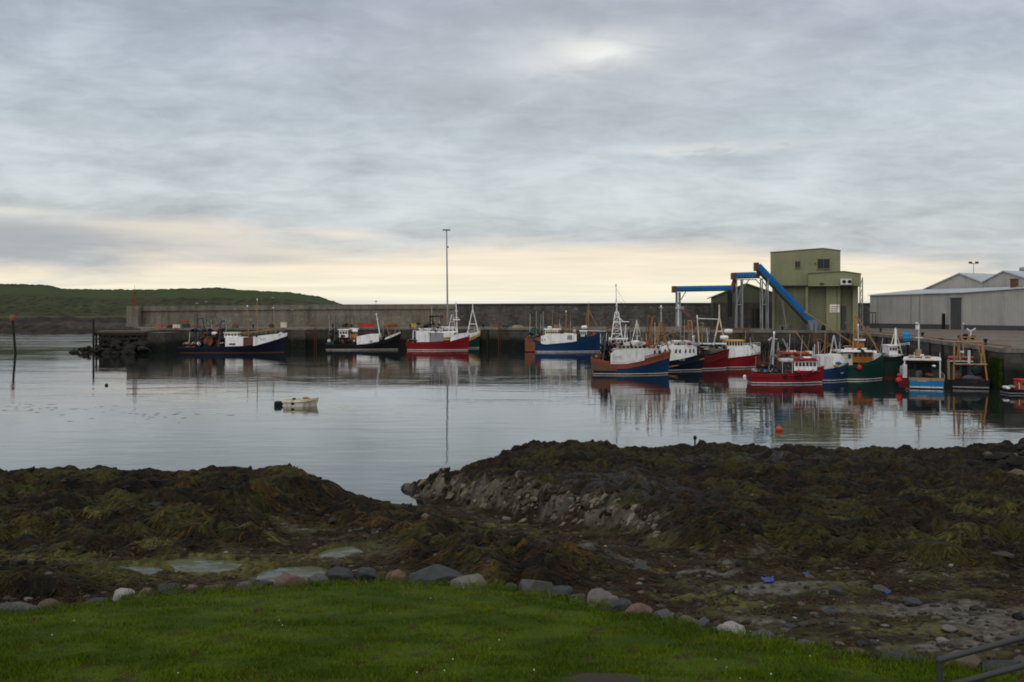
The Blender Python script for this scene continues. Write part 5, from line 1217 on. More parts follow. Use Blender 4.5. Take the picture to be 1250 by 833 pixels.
b.wires([((303, 376, 0), (246, 390, 0)), ((314, 368, 0), (350, 407, 0)), ((314, 368, 0), (270, 392, 0)), ((303, 376, 0), (295, 410, .8))])
b.heap(236, 420.5, 9, 3, 'rust', "rust coloured net heap on the stern of the navy white-bowed trawler")
b.clutter(226, 276, 420, 12, 4); b.clutter(300, 345, 409, 3, 1)
for k in range(4): b.clutter(236, 277, 418-k*5, 6, 2, k+3, True)
# --- 2
b = Boat("black trawler with white curved side shelter and white mast, left of the red one", 398, 490, 427.5, 5.2, [(398, 420.5), (420, 421), (450, 418.5), (468, 415), (480, 410.5), (490, 405.5)], 'black', 'black', 'offwhite', 'rustbrown', bandh=.3, rake=.06)
b.house("shelter_deck", 437.5, 464, [(437.5, 410.5), (450, 408.2), (464, 407.8)], 'white', inset=-.02)
b.house("bow_rail_band", 471, 489, [(471, 412.5), (480, 408.8), (489, 405)], 'white', inset=-.02)
b.wheelhouse(415, 426, 403, 412, .5, 'white', 'white', 3); b.wheelhouse(428, 436, 402, 413, .4, 'ochre', 'white', 2)
b.mast(464, 384.5, 410, .11, 'white', -4.5, [(390, 1.5)]); b.pole("boom", (478, 411, 0), (462, 386, .1), .09, 'ochre'); b.pole("boom", (470, 384.5, .3), (474, 412, .3), .085, 'ochre'); b.aframe(485, 399, 407, 3, .07, 'ochre', (), .1, .3)
b.aframe(412, 395, 421, 3.5, .12, 'darkgrey', (.5,), .5, .8); b.gear(404, 420, 12, 4, 'net'); b.drum(431, 415.5, 3.2, .5, 'rust'); b.gear(420, 417, 9, 4, 'brickred'); b.winch(470, 411, 'rustbrown', .7); b.raft(434, 404, -.4)
b.wires([((460, 385, 0), (489, 405, 0)), ((460, 385, 0), (412, 396, 0)), ((460, 385, 0), (436, 408, -.5))]); b.tyre(455, 416.5, 1.0)
b.clutter(402, 437, 417, 10, 5); b.clutter(464, 480, 412, 4, 1)
for k in range(3): b.clutter(402, 436, 416-k*5, 6, 2, k+3, True)
# --- 4 behind the red one: green with white A gantry
b4 = Boat("green trawler with tall white A gantry, mostly hidden behind the red trawler", 525, 586.5, 425.6, 5.0, [(525, 415), (560, 414), (575, 411), (586.5, 406.5)], 'green', 'yellow', 'offwhite', 'antifoul', bandh=.6, rake=.03)
b4.house("whaleback", 560, 586, [(560, 410), (575, 407), (586.3, 404.2)], 'white', inset=-.03)
b4.aframe(577.5, 379, 408, 7, .13, 'white', (.42,), .1, .7, -.5, ext=371.5); b4.rail(573, 586, 407.5, 404.5, -1, 'white', 5, 3, True)
b4.wheelhouse(540, 554, 400, 412, .5, 'white', 'white', 3); b4.mast(558, 371, 408, .10, 'white', -1.5, [(379, 1.5)])
# --- 3 red
b = Boat("red trawler with white wheelhouse aft and white bow bulwark, below the tall mast", 497, 573.5, 428, 5.0, [(497, 418.5), (510, 418), (530, 417.5), (550, 416), (562, 412.5), (573.5, 409.5)], 'red', 'red', 'white', 'antifoul', bandh=.3, rake=.03, ang=R(-4))
b.house("whaleback", 551.5, 572.6, [(551.5, 413), (557, 408), (572.6, 406)], 'white', inset=-.03)
b.box("shelter_deck", 509.5, 526, 404, 417.5, -.75, .75, 'white'); b.wheelhouse(513.5, 526.5, 401.8, 411, .55, 'white', 'white', 4, 3, (403.2, 405.8))
b.box("side_screen", 527, 543, 406.5, 417, -.88, -.84, 'grey'); b.box("shelter_roof", 524, 558, 404.4, 406.2, -.85, .85, 'white')
b.goalpost(505.8, 404, 418, .8, .09, 'white'); b.rail(524, 560, 404, 404, -.8, 'white', 8, 3.5)
b.aframe(552, 385, 405, 4, .08, 'white', (.3, .6), .3, .6, 0); b.mast(558, 372, 406, .11, 'white', -1, [(380, 2), (388, 2.5)], 391)
m = b.pole("crane_arm", (524, 386.5, 0), (540, 386, 0), .16, 'black'); b.pole("crane_post", (525.5, 404, 0), (525, 386, 0), .2, 'black')
b.drum(539, 386.5, 2.0, .130, 'rust', "power_block"); b.gear(503, 418, 12, 4, 'rust'); b.winch(520, 399, 'black', .8); b.raft(536, 402.5, -.5); b.text("B 311", 547, 414, 1.8, 'offwhite')
b.wires([((557, 373, 0), (573, 406, 0)), ((557, 373, 0), (540, 386, 0)), ((557, 373, 0), (510, 404, 0))]); b.heap(500, 416, 8, 3.2, 'rustbrown', "brown net heap on the stern of the red trawler")
b.clutter(500, 512, 416, 5, 2); b.clutter(524, 560, 404, 8, 6)
for k in range(2): b.clutter(508, 545, 401-k*5, 6, 2, k+3, True)
b.clutter(499, 511, 416, 6, 2, 9, True)
# --- 5 blue
b = Boat("blue trawler with long white shelter deck and rusty orange stern by the rubble wall", 641, 737, 430, 5.4, [(641, 414), (655, 414.5), (662, 419.5), (700, 416), (715, 412.5), (728, 408.5), (737, 405.5)], 'blue', 'blue', 'white', 'rust', bandh=.35, rake=.06)
b.house("shelter_deck", 660, 703, [(660, 409.8), (680, 408), (690, 406.8), (703, 407.5)], 'white', inset=-.03)
b.box("stern_house", 653, 660, 408, 420, -.8, .8, 'orange'); b.box("transom_ramp", 641, 653, 413.5, 428.5, -.93, .93, 'rust')
b.wheelhouse(665, 683, 402.5, 409.5, .55, 'cream', 'white', 6, 4, (404.6, 406.8)); b.gear(671, 400, 7, 2.2, 'white', name="radome")
b.box("life_ring_locker", 691.5, 697.5, 409.2, 414.5, -1.0, -.97, 'grey'); b.text("B 9", 663, 415.5, 2.6, 'blue', v=-1.03)
b.mast(691, 381.5, 407, .078, 'ochre', 0, [(384, 2.2), (392, 1.2)]); b.mast(718, 371, 411, .10, 'tan', .8, [(380, 1)]); b.pole("boom", (719, 379, 0), (733, 407, 0), .085, 'ochre'); b.pole("boom", (717.5, 379, .3), (716, 411, .3), .09, 'ochre')
b.wheelhouse(708, 716, 404.5, 411, .4, 'offwhite', 'white', 3); b.goalpost(663, 381, 409, .5, .09, 'grey'); b.goalpost(657.5, 386, 414, .6, .10, 'darkgrey')
b.pole("boom", (712, 404, -.2), (740, 404.5, 0), .08, 'white'); b.rail(684, 706, 407.5, 408, -.9, 'ochre', 7, 5); b.gear(652, 406, 9, 7, 'net', name="net_bag"); b.raft(713, 399.5)
b.wires([((691, 382, 0), (657, 388, 0)), ((719, 372, 0), (691, 384, 0)), ((719, 372, 0), (737, 405, 0)), ((691, 384, 0), (718, 405, 0))]); b.heap(646, 413, 9, 3, 'rustbrown', "rusty net heap on the stern of the blue trawler by the wall")
b.clutter(643, 660, 411, 5, 3); b.clutter(664, 704, 406, 6, 8); b.clutter(704, 730, 410, 6, 5)
b.clutter(644, 662, 408, 6, 2, 5, True)
# --- 9 red and white, at the back of the raft
b = Boat("bright red trawler with square white bow and yellow wheelhouse roof, innermost of its raft", 862, 928.5, 449.5, 5.2, [(862, 437), (880, 436), (893, 434), (928.5, 430)], 'red', 'red', 'offwhite', 'green', bandh=.3, rake=.015, full=.6)
b.house("whaleback", 884, 928, [(884, 424.5), (900, 423), (926, 422), (928, 422.8)], 'white', inset=-.03)
w = b.wheelhouse(884, 905, 416, 424.5, .5, 'cream', 'yellow', 6, 4, (417, 421.5)); b.box("upper_house", 862, 884, 424, 437, -.8, .8, 'cream')
b.raft(882, 412, -.5); b.raft(889, 404.5, 0); b.rail(905, 924, 423, 421.8, -.8, 'offwhite', 6, 4)
b.aframe(878, 389, 424, 8, .13, 'cream', (.55,), .08, .7, 0, ext=372); b.wires([((877, 390, 0), (852, 388, 0)), ((877, 374, 0), (926, 421, 0)), ((877, 374, 0), (907, 416, .4))])
b.clutter(864, 884, 423, 4, 3); b.clutter(908, 924, 423, 2, 2)
# --- 8 dark red
b = Boat("dark red trawler showing its flared bow between the black and bright red ones", 812, 890.5, 451.5, 5.4, [(812, 440), (850, 438), (868, 434), (880, 430.5), (890.5, 426.5)], 'darkred', 'darkred', 'white', 'blackgreen', bandh=.35, rake=.06)
b.box("upper_house", 818, 848, 425, 441, -.7, .7, 'offwhite'); b.wheelhouse(822, 840, 417, 426, .5, 'offwhite', 'white', 4)
b.mast(854.5, 388, 434, .12, 'cream', -3.5, [], None, True); b.pole("boom", (850.5, 389, 0), (878, 390, 0), .08, 'offwhite'); b.aframe(857, 394.5, 420, 3, .085, 'ochre', (.35, .7), .5, .7); b.goalpost(845, 392, 425, .7, .11, 'ochre', dpx=-3); b.pole("boom", (834, 380, 0), (846, 392, 0), .11, 'rust')
b.winch(862, 431, 'rustbrown', .8); b.gear(866, 431, 9, 3, 'darkgrey'); b.box("hatch_cover", 852, 884, 419.0, 420.0, -.6, .6, 'offwhite'); b.rail(862, 886, 433, 427.5, -1, 'darkgrey', 5, 2.5, True)
b.wires([((851, 389, 0), (889, 427, 0)), ((851, 389, 0), (808, 385, 0))])
b.clutter(818, 886, 424, 9, 12)
# --- 7 black with windowed house
b = Boat("black trawler with yellow line and white many-windowed deckhouse, second in its raft", 772, 860.5, 453.5, 5.4, [(772, 443), (810, 441), (835, 437), (848, 434), (860.5, 431.5)], 'navy', 'navy', 'offwhite', 'blackgreen', bandh=.75, rake=.05)
b.strake.data.materials[0] = paint('yellow')
hs = b.house("deckhouse", 793, 849, [(793, 423), (820, 421.5), (838, 420.5), (849, 422)], 'white', inset=.25)
for px in (803, 809, 814.5, 822, 827, 834, 839.5, 844.3):
    h = b.hbp(px, .25)/(b.beam/2); b.box("window", px-1.25, px+1.25, 425.8, 430.2, -h*.985-.012, -h*.985+.02, glassm(), hs)
b.box("roof_hatch", 840, 852, 419.4, 421.4, -.5, .5, 'palebluegrey'); b.text("B 174", 829, 439.5, 2.2, 'silver')
b.aframe(806, 392, 421, 7.5, .11, 'ochre', (.45,), .1, .7, 0); b.mast(807, 376, 394, .09, 'silver', 0, [(376, 2.5)]); b.mast(828, 375, 398, .08, 'white', 0, [(376, 2.5)]); b.aframe(793, 388, 421, 3.2, .091, 'orange', (.3, .6), .3, .5, 3)
b.gear(829, 421, 14, 3.130, 'brickred'); b.gear(790, 421, 10, 4, 'brickred'); b.rail(797, 846, 421.5, 420, -.7, 'offwhite', 10, 3); b.mast(846, 413, 421, .06, 'white', 0)
b.wires([((806, 392, 0), (859, 431, 0)), ((806, 392, 0), (783, 391, 0)), ((828, 376, 0), (806, 392, 0)), ((828, 376, 0), (855, 388, 0))])
b.clutter(776, 794, 428, 5, 3); b.clutter(797, 848, 420, 9, 12)
# --- 6 front: blue and rust
b = Boat("blue trawler with rust red bulwark and big rust-streaked white house, outermost of its raft", 721.5, 818.5, 458, 5.8, [(721.5, 437.5), (730, 438.5), (745, 442), (765, 441.5), (785, 437.5), (800, 434), (818.5, 429.5)], 'blue', 'brickred', 'cream', 'rustbrown', bandh=.75, rake=.045, ang=R(-3))
b.house("rusted_plating", 722.6, 752, [(722, 438.5), (730, 439.3), (745, 442.8), (752, 442.6)], 'rustbrown', bot=451.5, inset=-.035)
hs = b.house("shelter_deck", 744.5, 785, [(744.5, 431), (747.5, 426.5), (765, 425.5), (785, 424.5)], 'offwhite', inset=-.02)
b.house("shelter_deck", 785, 806, [(785, 424.7), (806, 425)], 'offwhite', inset=.3)
b.text("LO 81", 752.5, 436, 2.8, 'netblue', v=-1.06)
w = b.wheelhouse(753, 783, 421.0, 425.8, .6, 'cream', 'white', 6, 4, (422.3, 424.8)); b.wheelhouse(752, 765, 414, 420.5, .4, 'white', 'white', 3, 3, (415.3, 418)); b.box("window", 801.5, 804.5, 427, 431.5, -.9, -.86, glassm()); b.box("window", 796, 798.5, 427, 431, -.9, -.86, glassm())
m = MB(); lat = lambda px: b.P(px, 420)[0]
lattice(m, b.P(753, 0)[0], 0, b.P(0, 421)[2], b.P(0, 381)[2], .85, .22, 6, .055); m.build("lattice_mast", paint('white'), b.root)
b.mast(753.0, 350, 384, .055, 'silver', -1.0, [(365, .8)]); b.mast(752.9, 372, 384, .10, 'white', 0, [(374, 1.6)]); b.gear(752.5, 373.5, 2.0, 1.2, 'white', name="radome"); b.pole("boom", (753, 386, 0), (762, 393.5, 0), .08, 'white'); b.pole("boom", (748.5, 393, 0), (768, 393, 0), .07, 'white')
b.aframe(764, 397, 415, 3, .07, 'offwhite', (.5,), .3, .5); b.aframe(777.5, 393, 416, 6.2, .07, 'white', (.25, .65), .12, .6, 0); b.pole("mast_pole", (777.5, 416, 0), (777.2, 391, 0), .12, 'white')
b.gear(775, 417, 12, 2.2, 'white', name="life_raft_cradle"); b.box("upper_deck", 764, 787, 417.6, 419.8, -.5, .5, 'cream')
b.aframe(808.5, 393, 430, 8.2, .078, 'ochre', (.3,), .08, .6, -1.8); b.aframe(789, 385, 424, 4, .071, 'rust', (.5,), .2, .5, 2)
b.goalpost(735, 417, 441, .8, .14, 'darkgrey', dpx=4); b.gear(737, 428, 9, 9, 'blackgreen', name="net_bag"); b.gear(728, 438, 12, 4, 'rust', name="winch_cover"); b.winch(741, 436, 'darkgrey', .8); b.drum(733, 435, 3.2, .6, 'rustbrown')
b.gear(747, 422.5, 4.5, 4.5, 'brickred', v=-.5, name="buoy_cluster"); b.gear(744, 414.5, 4, 3, 'white', v=-.4, name="life_raft"); b.gear(758, 419, 6, 3, 'navy', v=-.4)
b.rail(753, 784, 421, 420, -.7, 'offwhite', 9, 3); b.rail(788, 806, 424, 424, -.6, 'rust', 5, 4); b.rail(786, 814, 436, 430, -1, 'brickred', 6, 2.2, True)
b.wires([((752, 352, 0), (777, 393, 0)), ((752, 366, 0), (735, 418, 0)), ((777, 392, 0), (807, 394, 0)), ((807, 394, 0), (818, 430, 0)), ((752, 366, 0), (789, 386, 0))])
b.heap(724.5, 437, 6, 3, 'rust', "rust brown net heap on the stern of the blue and rust trawler")
b.clutter(724, 746, 436, 9, 4); b.clutter(750, 786, 420, 9, 12); b.clutter(786, 808, 424, 5, 7)
for k in range(3): b.clutter(732, 748, 434-k*6, 5, 1, k+3, True)
# --- 17 orange topped boat behind the small red one
b = Boat("low workboat with orange canopy, seen behind the small red boat", 935, 1004, 461, 4.2, [(935, 451), (970, 450), (1004, 445)], 'black', 'black', 'black', 'black', bandh=.3)
b.box("house", 952, 1000, 434, 451, -.6, .6, 'darkgrey'); b.box("canopy", 953, 966, 429, 432.5, -.6, .6, 'fluor', bevel=.1); b.box("canopy", 969, 985, 429.3, 432.8, -.6, .6, 'fluor', bevel=.1); b.box("upper_box", 983.5, 991, 428.8, 432, -.4, .4, 'white'); b.box("life_ring_rack", 958.5, 969, 427.6, 429.6, -.5, -.3, 'white')
b.pole("boom", (971, 405, 0), (987, 427, 0), .09, 'ochre'); b.pole("boom", (955, 414, 0), (963, 427, 0), .12, 'grey'); b.rail(935, 954, 440, 440, -.7, 'brickred', 5, 12)
b.clutter(936, 1002, 436, 14, 11)
# --- 12 green
b = Boat("dark green trawler with orange wheelhouse front and tall orange A frame", 1012, 1078.5, 464.5, 5.2, [(1012, 447), (1035, 445), (1055, 441), (1068, 436.5), (1078.5, 431.5)], 'green', 'green', 'white', 'antifoul', bandh=.3, rake=.03, full=.5)
b.box("deckhouse", 1025, 1036, 431, 446, -.6, .6, 'cream'); w = b.wheelhouse(1036.5, 1060, 429, 442, .58, 'orange', 'white', 4, 4, (430.5, 434.5)); b.box("roof_overhang", 1019, 1062.5, 427.2, 429.2, -.72, .72, 'white'); b.house("whaleback", 1060, 1077, [(1060, 430), (1066, 431.5), (1077, 432)], 'offwhite', inset=.1)
b.box("window", 1030.5, 1034, 432, 437, -.62, -.58, glassm()); b.box("roof_box", 1034, 1044, 425, 427.3, -.4, .4, 'white'); b.box("roof_box", 1049, 1055, 424.6, 427.3, -.4, .4, 'offwhite'); b.box("forward_locker", 1061.5, 1067, 428, 431, -.4, .3, 'white')
a = b.aframe(1046, 385.5, 428, 3, .078, 'ochre', (.3, .55), .2, .5, -2); b.pole("boom", (1042, 385, -.1), (1037.5, 426, -.5), .085, 'ochre'); b.pole("boom", (1044, 384.5, 0), (1074, 431, 0), .11, 'ochre'); b.pole("boom", (978, 381, -.6), (1041, 420, -.2), .091, 'ochre')
b.mast(1047.5, 399, 427, .12, 'silver', 0, [(415.5, 3)], 416); b.box("exhaust_housing", 1042, 1053, 419, 425, -.25, .25, 'orange'); b.fender(1040, 447.5, 3.0); b.pole("boom", (1029, 423, 0), (1052, 422, 0), .08, 'ochre')
b.wires([((1044, 385, 0), (1077, 431, 0)), ((1044, 385, 0), (1020, 428, 0)), ((1060, 400, 0), (1092, 404, 0))])
b.clutter(1034, 1064, 428, 6, 6)
# --- 11 blue
b = Boat("mid blue boat with pale lettering on the bow, wedged beside the green trawler", 985, 1036, 465.8, 4.4, [(985, 452), (1005, 450), (1020, 447.5), (1036, 444)], 'blue', 'blue', 'offwhite', 'navy', bandh=.3, rake=.03)
hs = b.house("shelter_deck", 996, 1012, [(996, 433.5), (1012, 433)], 'offwhite', bot=450, inset=.35); hs2 = b.house("whaleback", 1011, 1030, [(1011, 433), (1022, 432), (1026, 434), (1030, 441)], 'white', inset=.25)
for px in (999, 1002.5, 1006): b.box("window", px, px+1.8, 436, 439, -.80, -.74, glassm(), hs)
b.gear(1017, 443, 7, 2.8, 'brightblue', v=-.72, name="rope_coil"); b.gear(1014.5, 445, 7, 1.6, 'yellow', v=-.75, name="rope_coil"); b.aframe(1018, 410, 446, 7.5, .10, 'silver', (.3,), .1, .6, 0); b.text("B 127", 1023, 455.5, 2.0, 'silver')
b.pole("mast", (995, 445, .2), (995, 396, .2), .09, 'wood'); b.pole("mast", (1009, 440, .4), (1010, 404, .4), .078, 'ochre'); b.pole("mast", (999, 440, .4), (998.5, 406, .4), .065, 'rust'); b.rail(1022, 1034, 446, 444, -1, 'silver', 4, 3, True)
b.clutter(996, 1028, 436, 6, 6)
# --- 10 small red boat
b = Boat("small red fishing boat with white wheelhouse, red roof and blue boot line, in front", 913.5, 1005.5, 469, 3.6, [(913.5, 456), (930, 456.5), (950, 456), (975, 454.5), (990, 452), (1005.5, 447.5)], 'red', 'red', 'offwhite', 'blue', bandh=.25, bul=.35, rake=.035, name="small_fishing_boat", ang=R(-2))
w = b.wheelhouse(967, 994, 440.5, 452, .62, 'white', 'red', 6, 4, (441.8, 446.5)); b.box("roof_box", 966, 994, 437, 439.5, -.5, .5, 'red'); b.box("roof_raft", 980, 990, 435.5, 437, -.3, .3, 'white')
b.box("canopy", 951, 966.5, 437.6, 441.8, -.6, .6, 'silver', bevel=.12); 
for px in (953, 965): b.pole("canopy_post", (px, 456, -.55), (px, 441.8, -.55), .05, 'silver')
b.box("engine_casing", 956, 966, 444, 456, -.4, .4, 'darkgrey')
b.mast(943, 408.5, 453, .13, 'silver', 2.0, [(414, 4.5)], None, True); b.pole("derrick", (944, 413, 0), (940.5, 452, .4), .10, 'silver'); b.pole("derrick", (955, 414, 0), (963, 429, 0), .10, 'grey'); b.pole("derrick", (939, 416, .1), (943, 412, 0), .12, 'silver')
b.gear(932.5, 452.5, 7, 3.2, 'brightblue', v=-.3, name="rope_coil"); b.gear(921, 452.5, 9, 3.2, 'grey', name="pot_stack"); b.gear(943, 456, 40, 1.6, 'net', name="deck_net")
for px in (954.5, 968, 972): b.tyre(px, 458.5, 2.0)
b.tyre(985, 455.5, 1.6); b.fender(970.5, 452.5, 2.2); b.fender(989, 453, 1.4, 'orange'); b.rail(925, 962, 446, 446, .7, 'rust', 5, 3); b.text("B 740", 997.5, 453.5, 1.9, 'orange')
b.wires([((945, 410, 0), (1005, 448, 0)), ((945, 410, 0), (914, 456, 0)), ((945, 412, 0), (980, 437, 0))])
b.clutter(917, 966, 454, 12, 4); b.clutter(966, 994, 438, 3, 3)
b.clutter(925, 966, 448, 7, 2, 5, True)
# --- 13 white superstructure behind
b = Boat("black and red boat with white wheelhouse and white tripod mast, behind the blue stern", 1052, 1106, 462, 4.8, [(1052, 436), (1080, 436), (1095, 434), (1106, 432)], 'blackgreen', 'black', 'darkred', 'darkred', bandh=.3, rake=.02, full=.6)
b.house("whaleback", 1082, 1105, [(1082, 432.5), (1095, 431.8), (1105, 433)], 'silver', inset=.2); b.wheelhouse(1081, 1092, 422, 433, .5, 'white', 'white', 3)
b.aframe(1093, 403, 433, 9, .07, 'cream', (.2,), .08, .6, 0); b.pole("mast", (1093.5, 433, 0), (1093.2, 402.5, 0), .2, 'white'); b.mast(1093.2, 400.5, 404, .12, 'white', 0, [(402.5, 1.2)], None, False)
b.rail(1082, 1104, 424, 421, -.7, 'white', 5, 3); b.box("red_panel", 1089, 1100, 450, 460, -1.02, -.98, 'darkred')

b.clutter(1056, 1084, 434, 6, 3)
# stern-on boats: bow away from the viewer
def stern_boat(label, x0, x1, wl, ytop, length, hull, band, parts):
    D = Dw(wl); s = D/K; W_ = (x1-x0)*s; pxc = (x0+x1)/2; X0 = G(pxc, D)[0]
    th = math.atan2(X0, D); ct = math.cos(th); r = thing("fishing_trawler", label, "fishing boat", (X0, D, 0), -th, GB); W_ *= ct; P = lambda px, y, d=0: ((px-pxc)*s*ct*(D+d*ct)/D, d, Zy(y, D+d*ct))
    zs = Zy(ytop, D); b = MB(); ts = np.linspace(0, 1, 14); V = []
    for t in ts:
        hbd = W_/2*(1-max(0, (t-.5)/.5)**2.2)*(.94+.06*min(1, t/.2)); z1 = zs + .9*max(0, (t-.4)/.6)**2; zr = [-.6, 0, .12, .26, z1-.3, z1]
        ring = [(-hbd*(.6 if z < 0 else .93+.07*(z/z1)), t*length + (0 if z > 0 else .1), z) for z in zr] + [(-max(hbd-.1, 0), max(.12, min(t*length, length-.2)), z1), (-max(hbd-.1, 0), max(.12, min(t*length, length-.2)), z1-.45)]
        V.append(ring)
    n = len(V[0]); mi = [0, 0, 1, 2, 3, 3, 3]
    for sd in (1, -1):
        vs = [(p[0]*sd, p[1], p[2]) for g in V for p in g]
        for k in range(n-1): b.add(vs, [(i*n+k, (i+1)*n+k, (i+1)*n+k+1, i*n+k+1) for i in range(len(ts)-1)], mi[k], True)
    a = V[0]
    for k in range(5): b.add([a[k], a[k+1], (-a[k+1][0], *a[k+1][1:]), (-a[k][0], *a[k][1:])], [(0, 1, 2, 3)], mi[k])
    c = V[0]; b.add([c[5], c[6], (-c[6][0], *c[6][1:]), (-c[5][0], *c[5][1:])], [(0, 1, 2, 3)], 3)
    b.build("hull", [paint('antifoul'), paint('offwhite' if hull != 'black' else 'grey'), paint(hull), paint(band)], r)
    d = MB(); dv = [g[-1] for g in V]; m = len(dv); d.add(dv + [(-p[0], p[1], p[2]) for p in dv], [(i, i+1, m+i+1, m+i) for i in range(m-1)]); d.build("deck", paint('rustbrown', .8), r)
    def bx(name, p0, p1, y0, y1, d0, d1, mat, parent=None, bevel=0):
        a = P(p0, y0, d0); c = P(p1, y1, d0); mb = MB(); mb.box((a[0], d0, c[2]), (c[0], d1, a[2])); return mb.build(name, mat if not isinstance(mat, str) else paint(mat), parent or r, bevel)
    def tb(name, pts, rad, mat, parent=None):
        mb = MB()
        for p, q in zip(pts[:-1], pts[1:]): mb.tube(P(*p), P(*q), rad)
        return mb.build(name, paint(mat), parent or r)
    def tx(t, px, y, h, mat):
        cu = bpy.data.curves.new("lettering", 'FONT'); cu.body = t; cu.size = h*s*1.35; cu.extrude = .008; cu.align_x = 'CENTER'
        tmp = bpy.data.objects.new("tmp", cu); COL.objects.link(tmp); bpy.context.view_layer.update()
        me = bpy.data.meshes.new_from_object(tmp.evaluated_get(bpy.context.evaluated_depsgraph_get())); bpy.data.objects.remove(tmp); bpy.data.curves.remove(cu)
        me.materials.clear(); me.materials.append(paint(mat)); o = bpy.data.objects.new("lettering", me); COL.objects.link(o); o.parent = r; q_ = P(px, y); o.location = (q_[0], -.05, q_[2]); o.rotation_euler = (R(90), 0, 0)
    def blob(name, px, y, w, h, d, mat):
        me = rock_mesh(w*s/2, .6, h*s, 600+int(px), 3); me.materials.append(paint(mat, .8)); o = bpy.data.objects.new(name, me); COL.objects.link(o); o.parent = r; o.location = P(px, y, d); return o
    parts(bx, tb, tx, blob, P, r)
def p14(bx, tb, tx, blob, P, r):
    tx("ADMIRAL", 1126, 466.6, 2.0, 'silver')
    w = bx("wheelhouse", 1103, 1148, 440.5, 461, 3.0, 6.5, 'darkgrey'); bx("roof", 1102, 1149, 438.6, 440.7, .8, 6.8, 'offwhite', w, .06); bx("doorway", 1118, 1137, 443, 460, 2.94, 2.998, 'black', w); bx("window", 1106, 1116, 443, 451, 2.95, 2.998, glassm(), w); bx("window", 1139, 1146, 443, 451, 2.95, 2.998, glassm(), w)
    for p in (1104, 1147.5): tb("roof_post", [(p, 462, .8), (p, 440.6, .8)], .07, 'offwhite')
    bx("bulwark_panel", 1101.5, 1107, 446, 462, .25, 2.0, 'silver'); bx("roof_locker", 1109, 1119, 434.5, 438.6, 2, 4, 'ochre'); bx("roof_locker", 1129, 1136, 435, 438.6, 2, 4, 'ochre'); bx("searchlight", 1123.5, 1128, 433, 435, 2, 2.6, 'white')
    tb("mast", [(1121.5, 438, 3.5), (1121.5, 395, 3.5)], .09, 'silver'); tb("crosstree", [(1117, 412.5, 3.5), (1127, 412.5, 3.5)], .06, 'offwhite'); blob("radome", 1119.5, 395, 4, 1.6, 3.5, 'white'); tb("lamp_stub", [(1120, 402.5, 3.4), (1120, 397, 3.4)], .22, 'white')
    tb("funnel", [(1121.5, 438, 3), (1121, 427, 3)], .35, 'tan'); tb("handrail", [(1108, 438.6, 1.0), (1108, 435.5, 1.0), (1144, 435.5, 1.0), (1144, 438.6, 1.0)], .025, 'silver')
    blob("net_bundle", 1100.5, 452, 6, 8, .6, 'grey'); blob("pot_stack", 1121, 458, 12, 7, 1.2, 'darkgrey'); blob("pot_stack", 1135, 459, 14, 5, 1.3, 'rustbrown'); blob("gull_white_float", 1140, 447, 5, 1.6, .9, 'white'); tb("aerial", [(1147, 439, 2), (1147.5, 430.5, 2)], .03, 'offwhite'); tb("aerial", [(1116, 439, 2), (1116, 430, 2)], .03, 'offwhite')
    for k, (p, y) in enumerate(((1097.5, 459), (1097, 465))):
        mb = MB(); mb.ball(P(p, y, .3), .24 + .1*k, 12); mb.build("fender", paint('brightred'), r)
stern_boat("bright blue boat moored stern-on with pale name on its transom and white roof", 1108, 1154, 475, 461.5, 11, 'brightblue', 'tan', p14)
def p15(bx, tb, tx, blob, P, r):
    tx("PROVIDER", 1187, 467.5, 1.8, 'darkgrey')
    w = bx("wheelhouse", 1161, 1186, 441.5, 464, 4.5, 8, 'darkgrey'); bx("roof", 1156.5, 1189, 437, 440.6, 4, 8.2, 'darkred', w, .05); bx("roof_edge", 1157, 1188, 440.7, 442, 3.9, 8.2, 'offwhite', w); bx("window", 1164, 1171, 445, 452, 4.44, 4.497, glassm(), w); bx("door", 1174, 1181, 445, 463, 4.42, 4.497, 'black', w)
    tb("gantry", [(1164, 464, 1.0), (1165, 418, 1.0), (1199, 418, 1.0), (1205, 464, 1.0)], .104, 'ochre'); tb("gantry", [(1168, 440, 3), (1171, 412, 3), (1190, 412, 3), (1200, 444, 3)], .078, 'ochre'); tb("gantry_bar", [(1165, 445, .9), (1205, 445, .9)], .10, 'tan'); tb("gantry_brace", [(1197.5, 445, 1), (1200, 418, 1)], .104, 'ochre')
    tb("post", [(1158, 464, 1.2), (1157.5, 440, 1.2)], .16, 'tan'); tb("post", [(1183, 444, 2.5), (1183, 428, 2.5)], .16, 'offwhite'); bx("name_board", 1170, 1177, 428.5, 431, 1.6, 1.75, 'offwhite')
    tb("mast", [(1176, 437, 5), (1175.5, 396, 5)], .08, 'grey'); blob("radome", 1176, 395.5, 2.6, 1.2, 5, 'white'); tb("aerial_fork", [(1185, 415, 4), (1185, 405, 4), (1180, 401.5, 4)], .09, 'offwhite'); tb("aerial_fork", [(1185, 405, 4), (1191, 401, 4)], .09, 'offwhite'); blob("winch_gear", 1178, 411, 7, 5, 3.5, 'black'); blob("winch_gear", 1188, 412, 7, 3, 3.5, 'black')
    blob("net_drum", 1192, 452, 14, 8, 2, 'blackgreen'); blob("net_bundle", 1187, 462, 24, 4, 1, 'darkgrey'); blob("deck_clutter", 1168, 461, 12, 5, 1.4, 'rustbrown'); tb("strut", [(1172, 440, 1.5), (1169.5, 414, 1.5)], .10, 'tan')
stern_boat("black boat moored stern-on under an orange gantry with dark red roof", 1160, 1210, 475, 464.5, 11, 'black', 'black', p15)

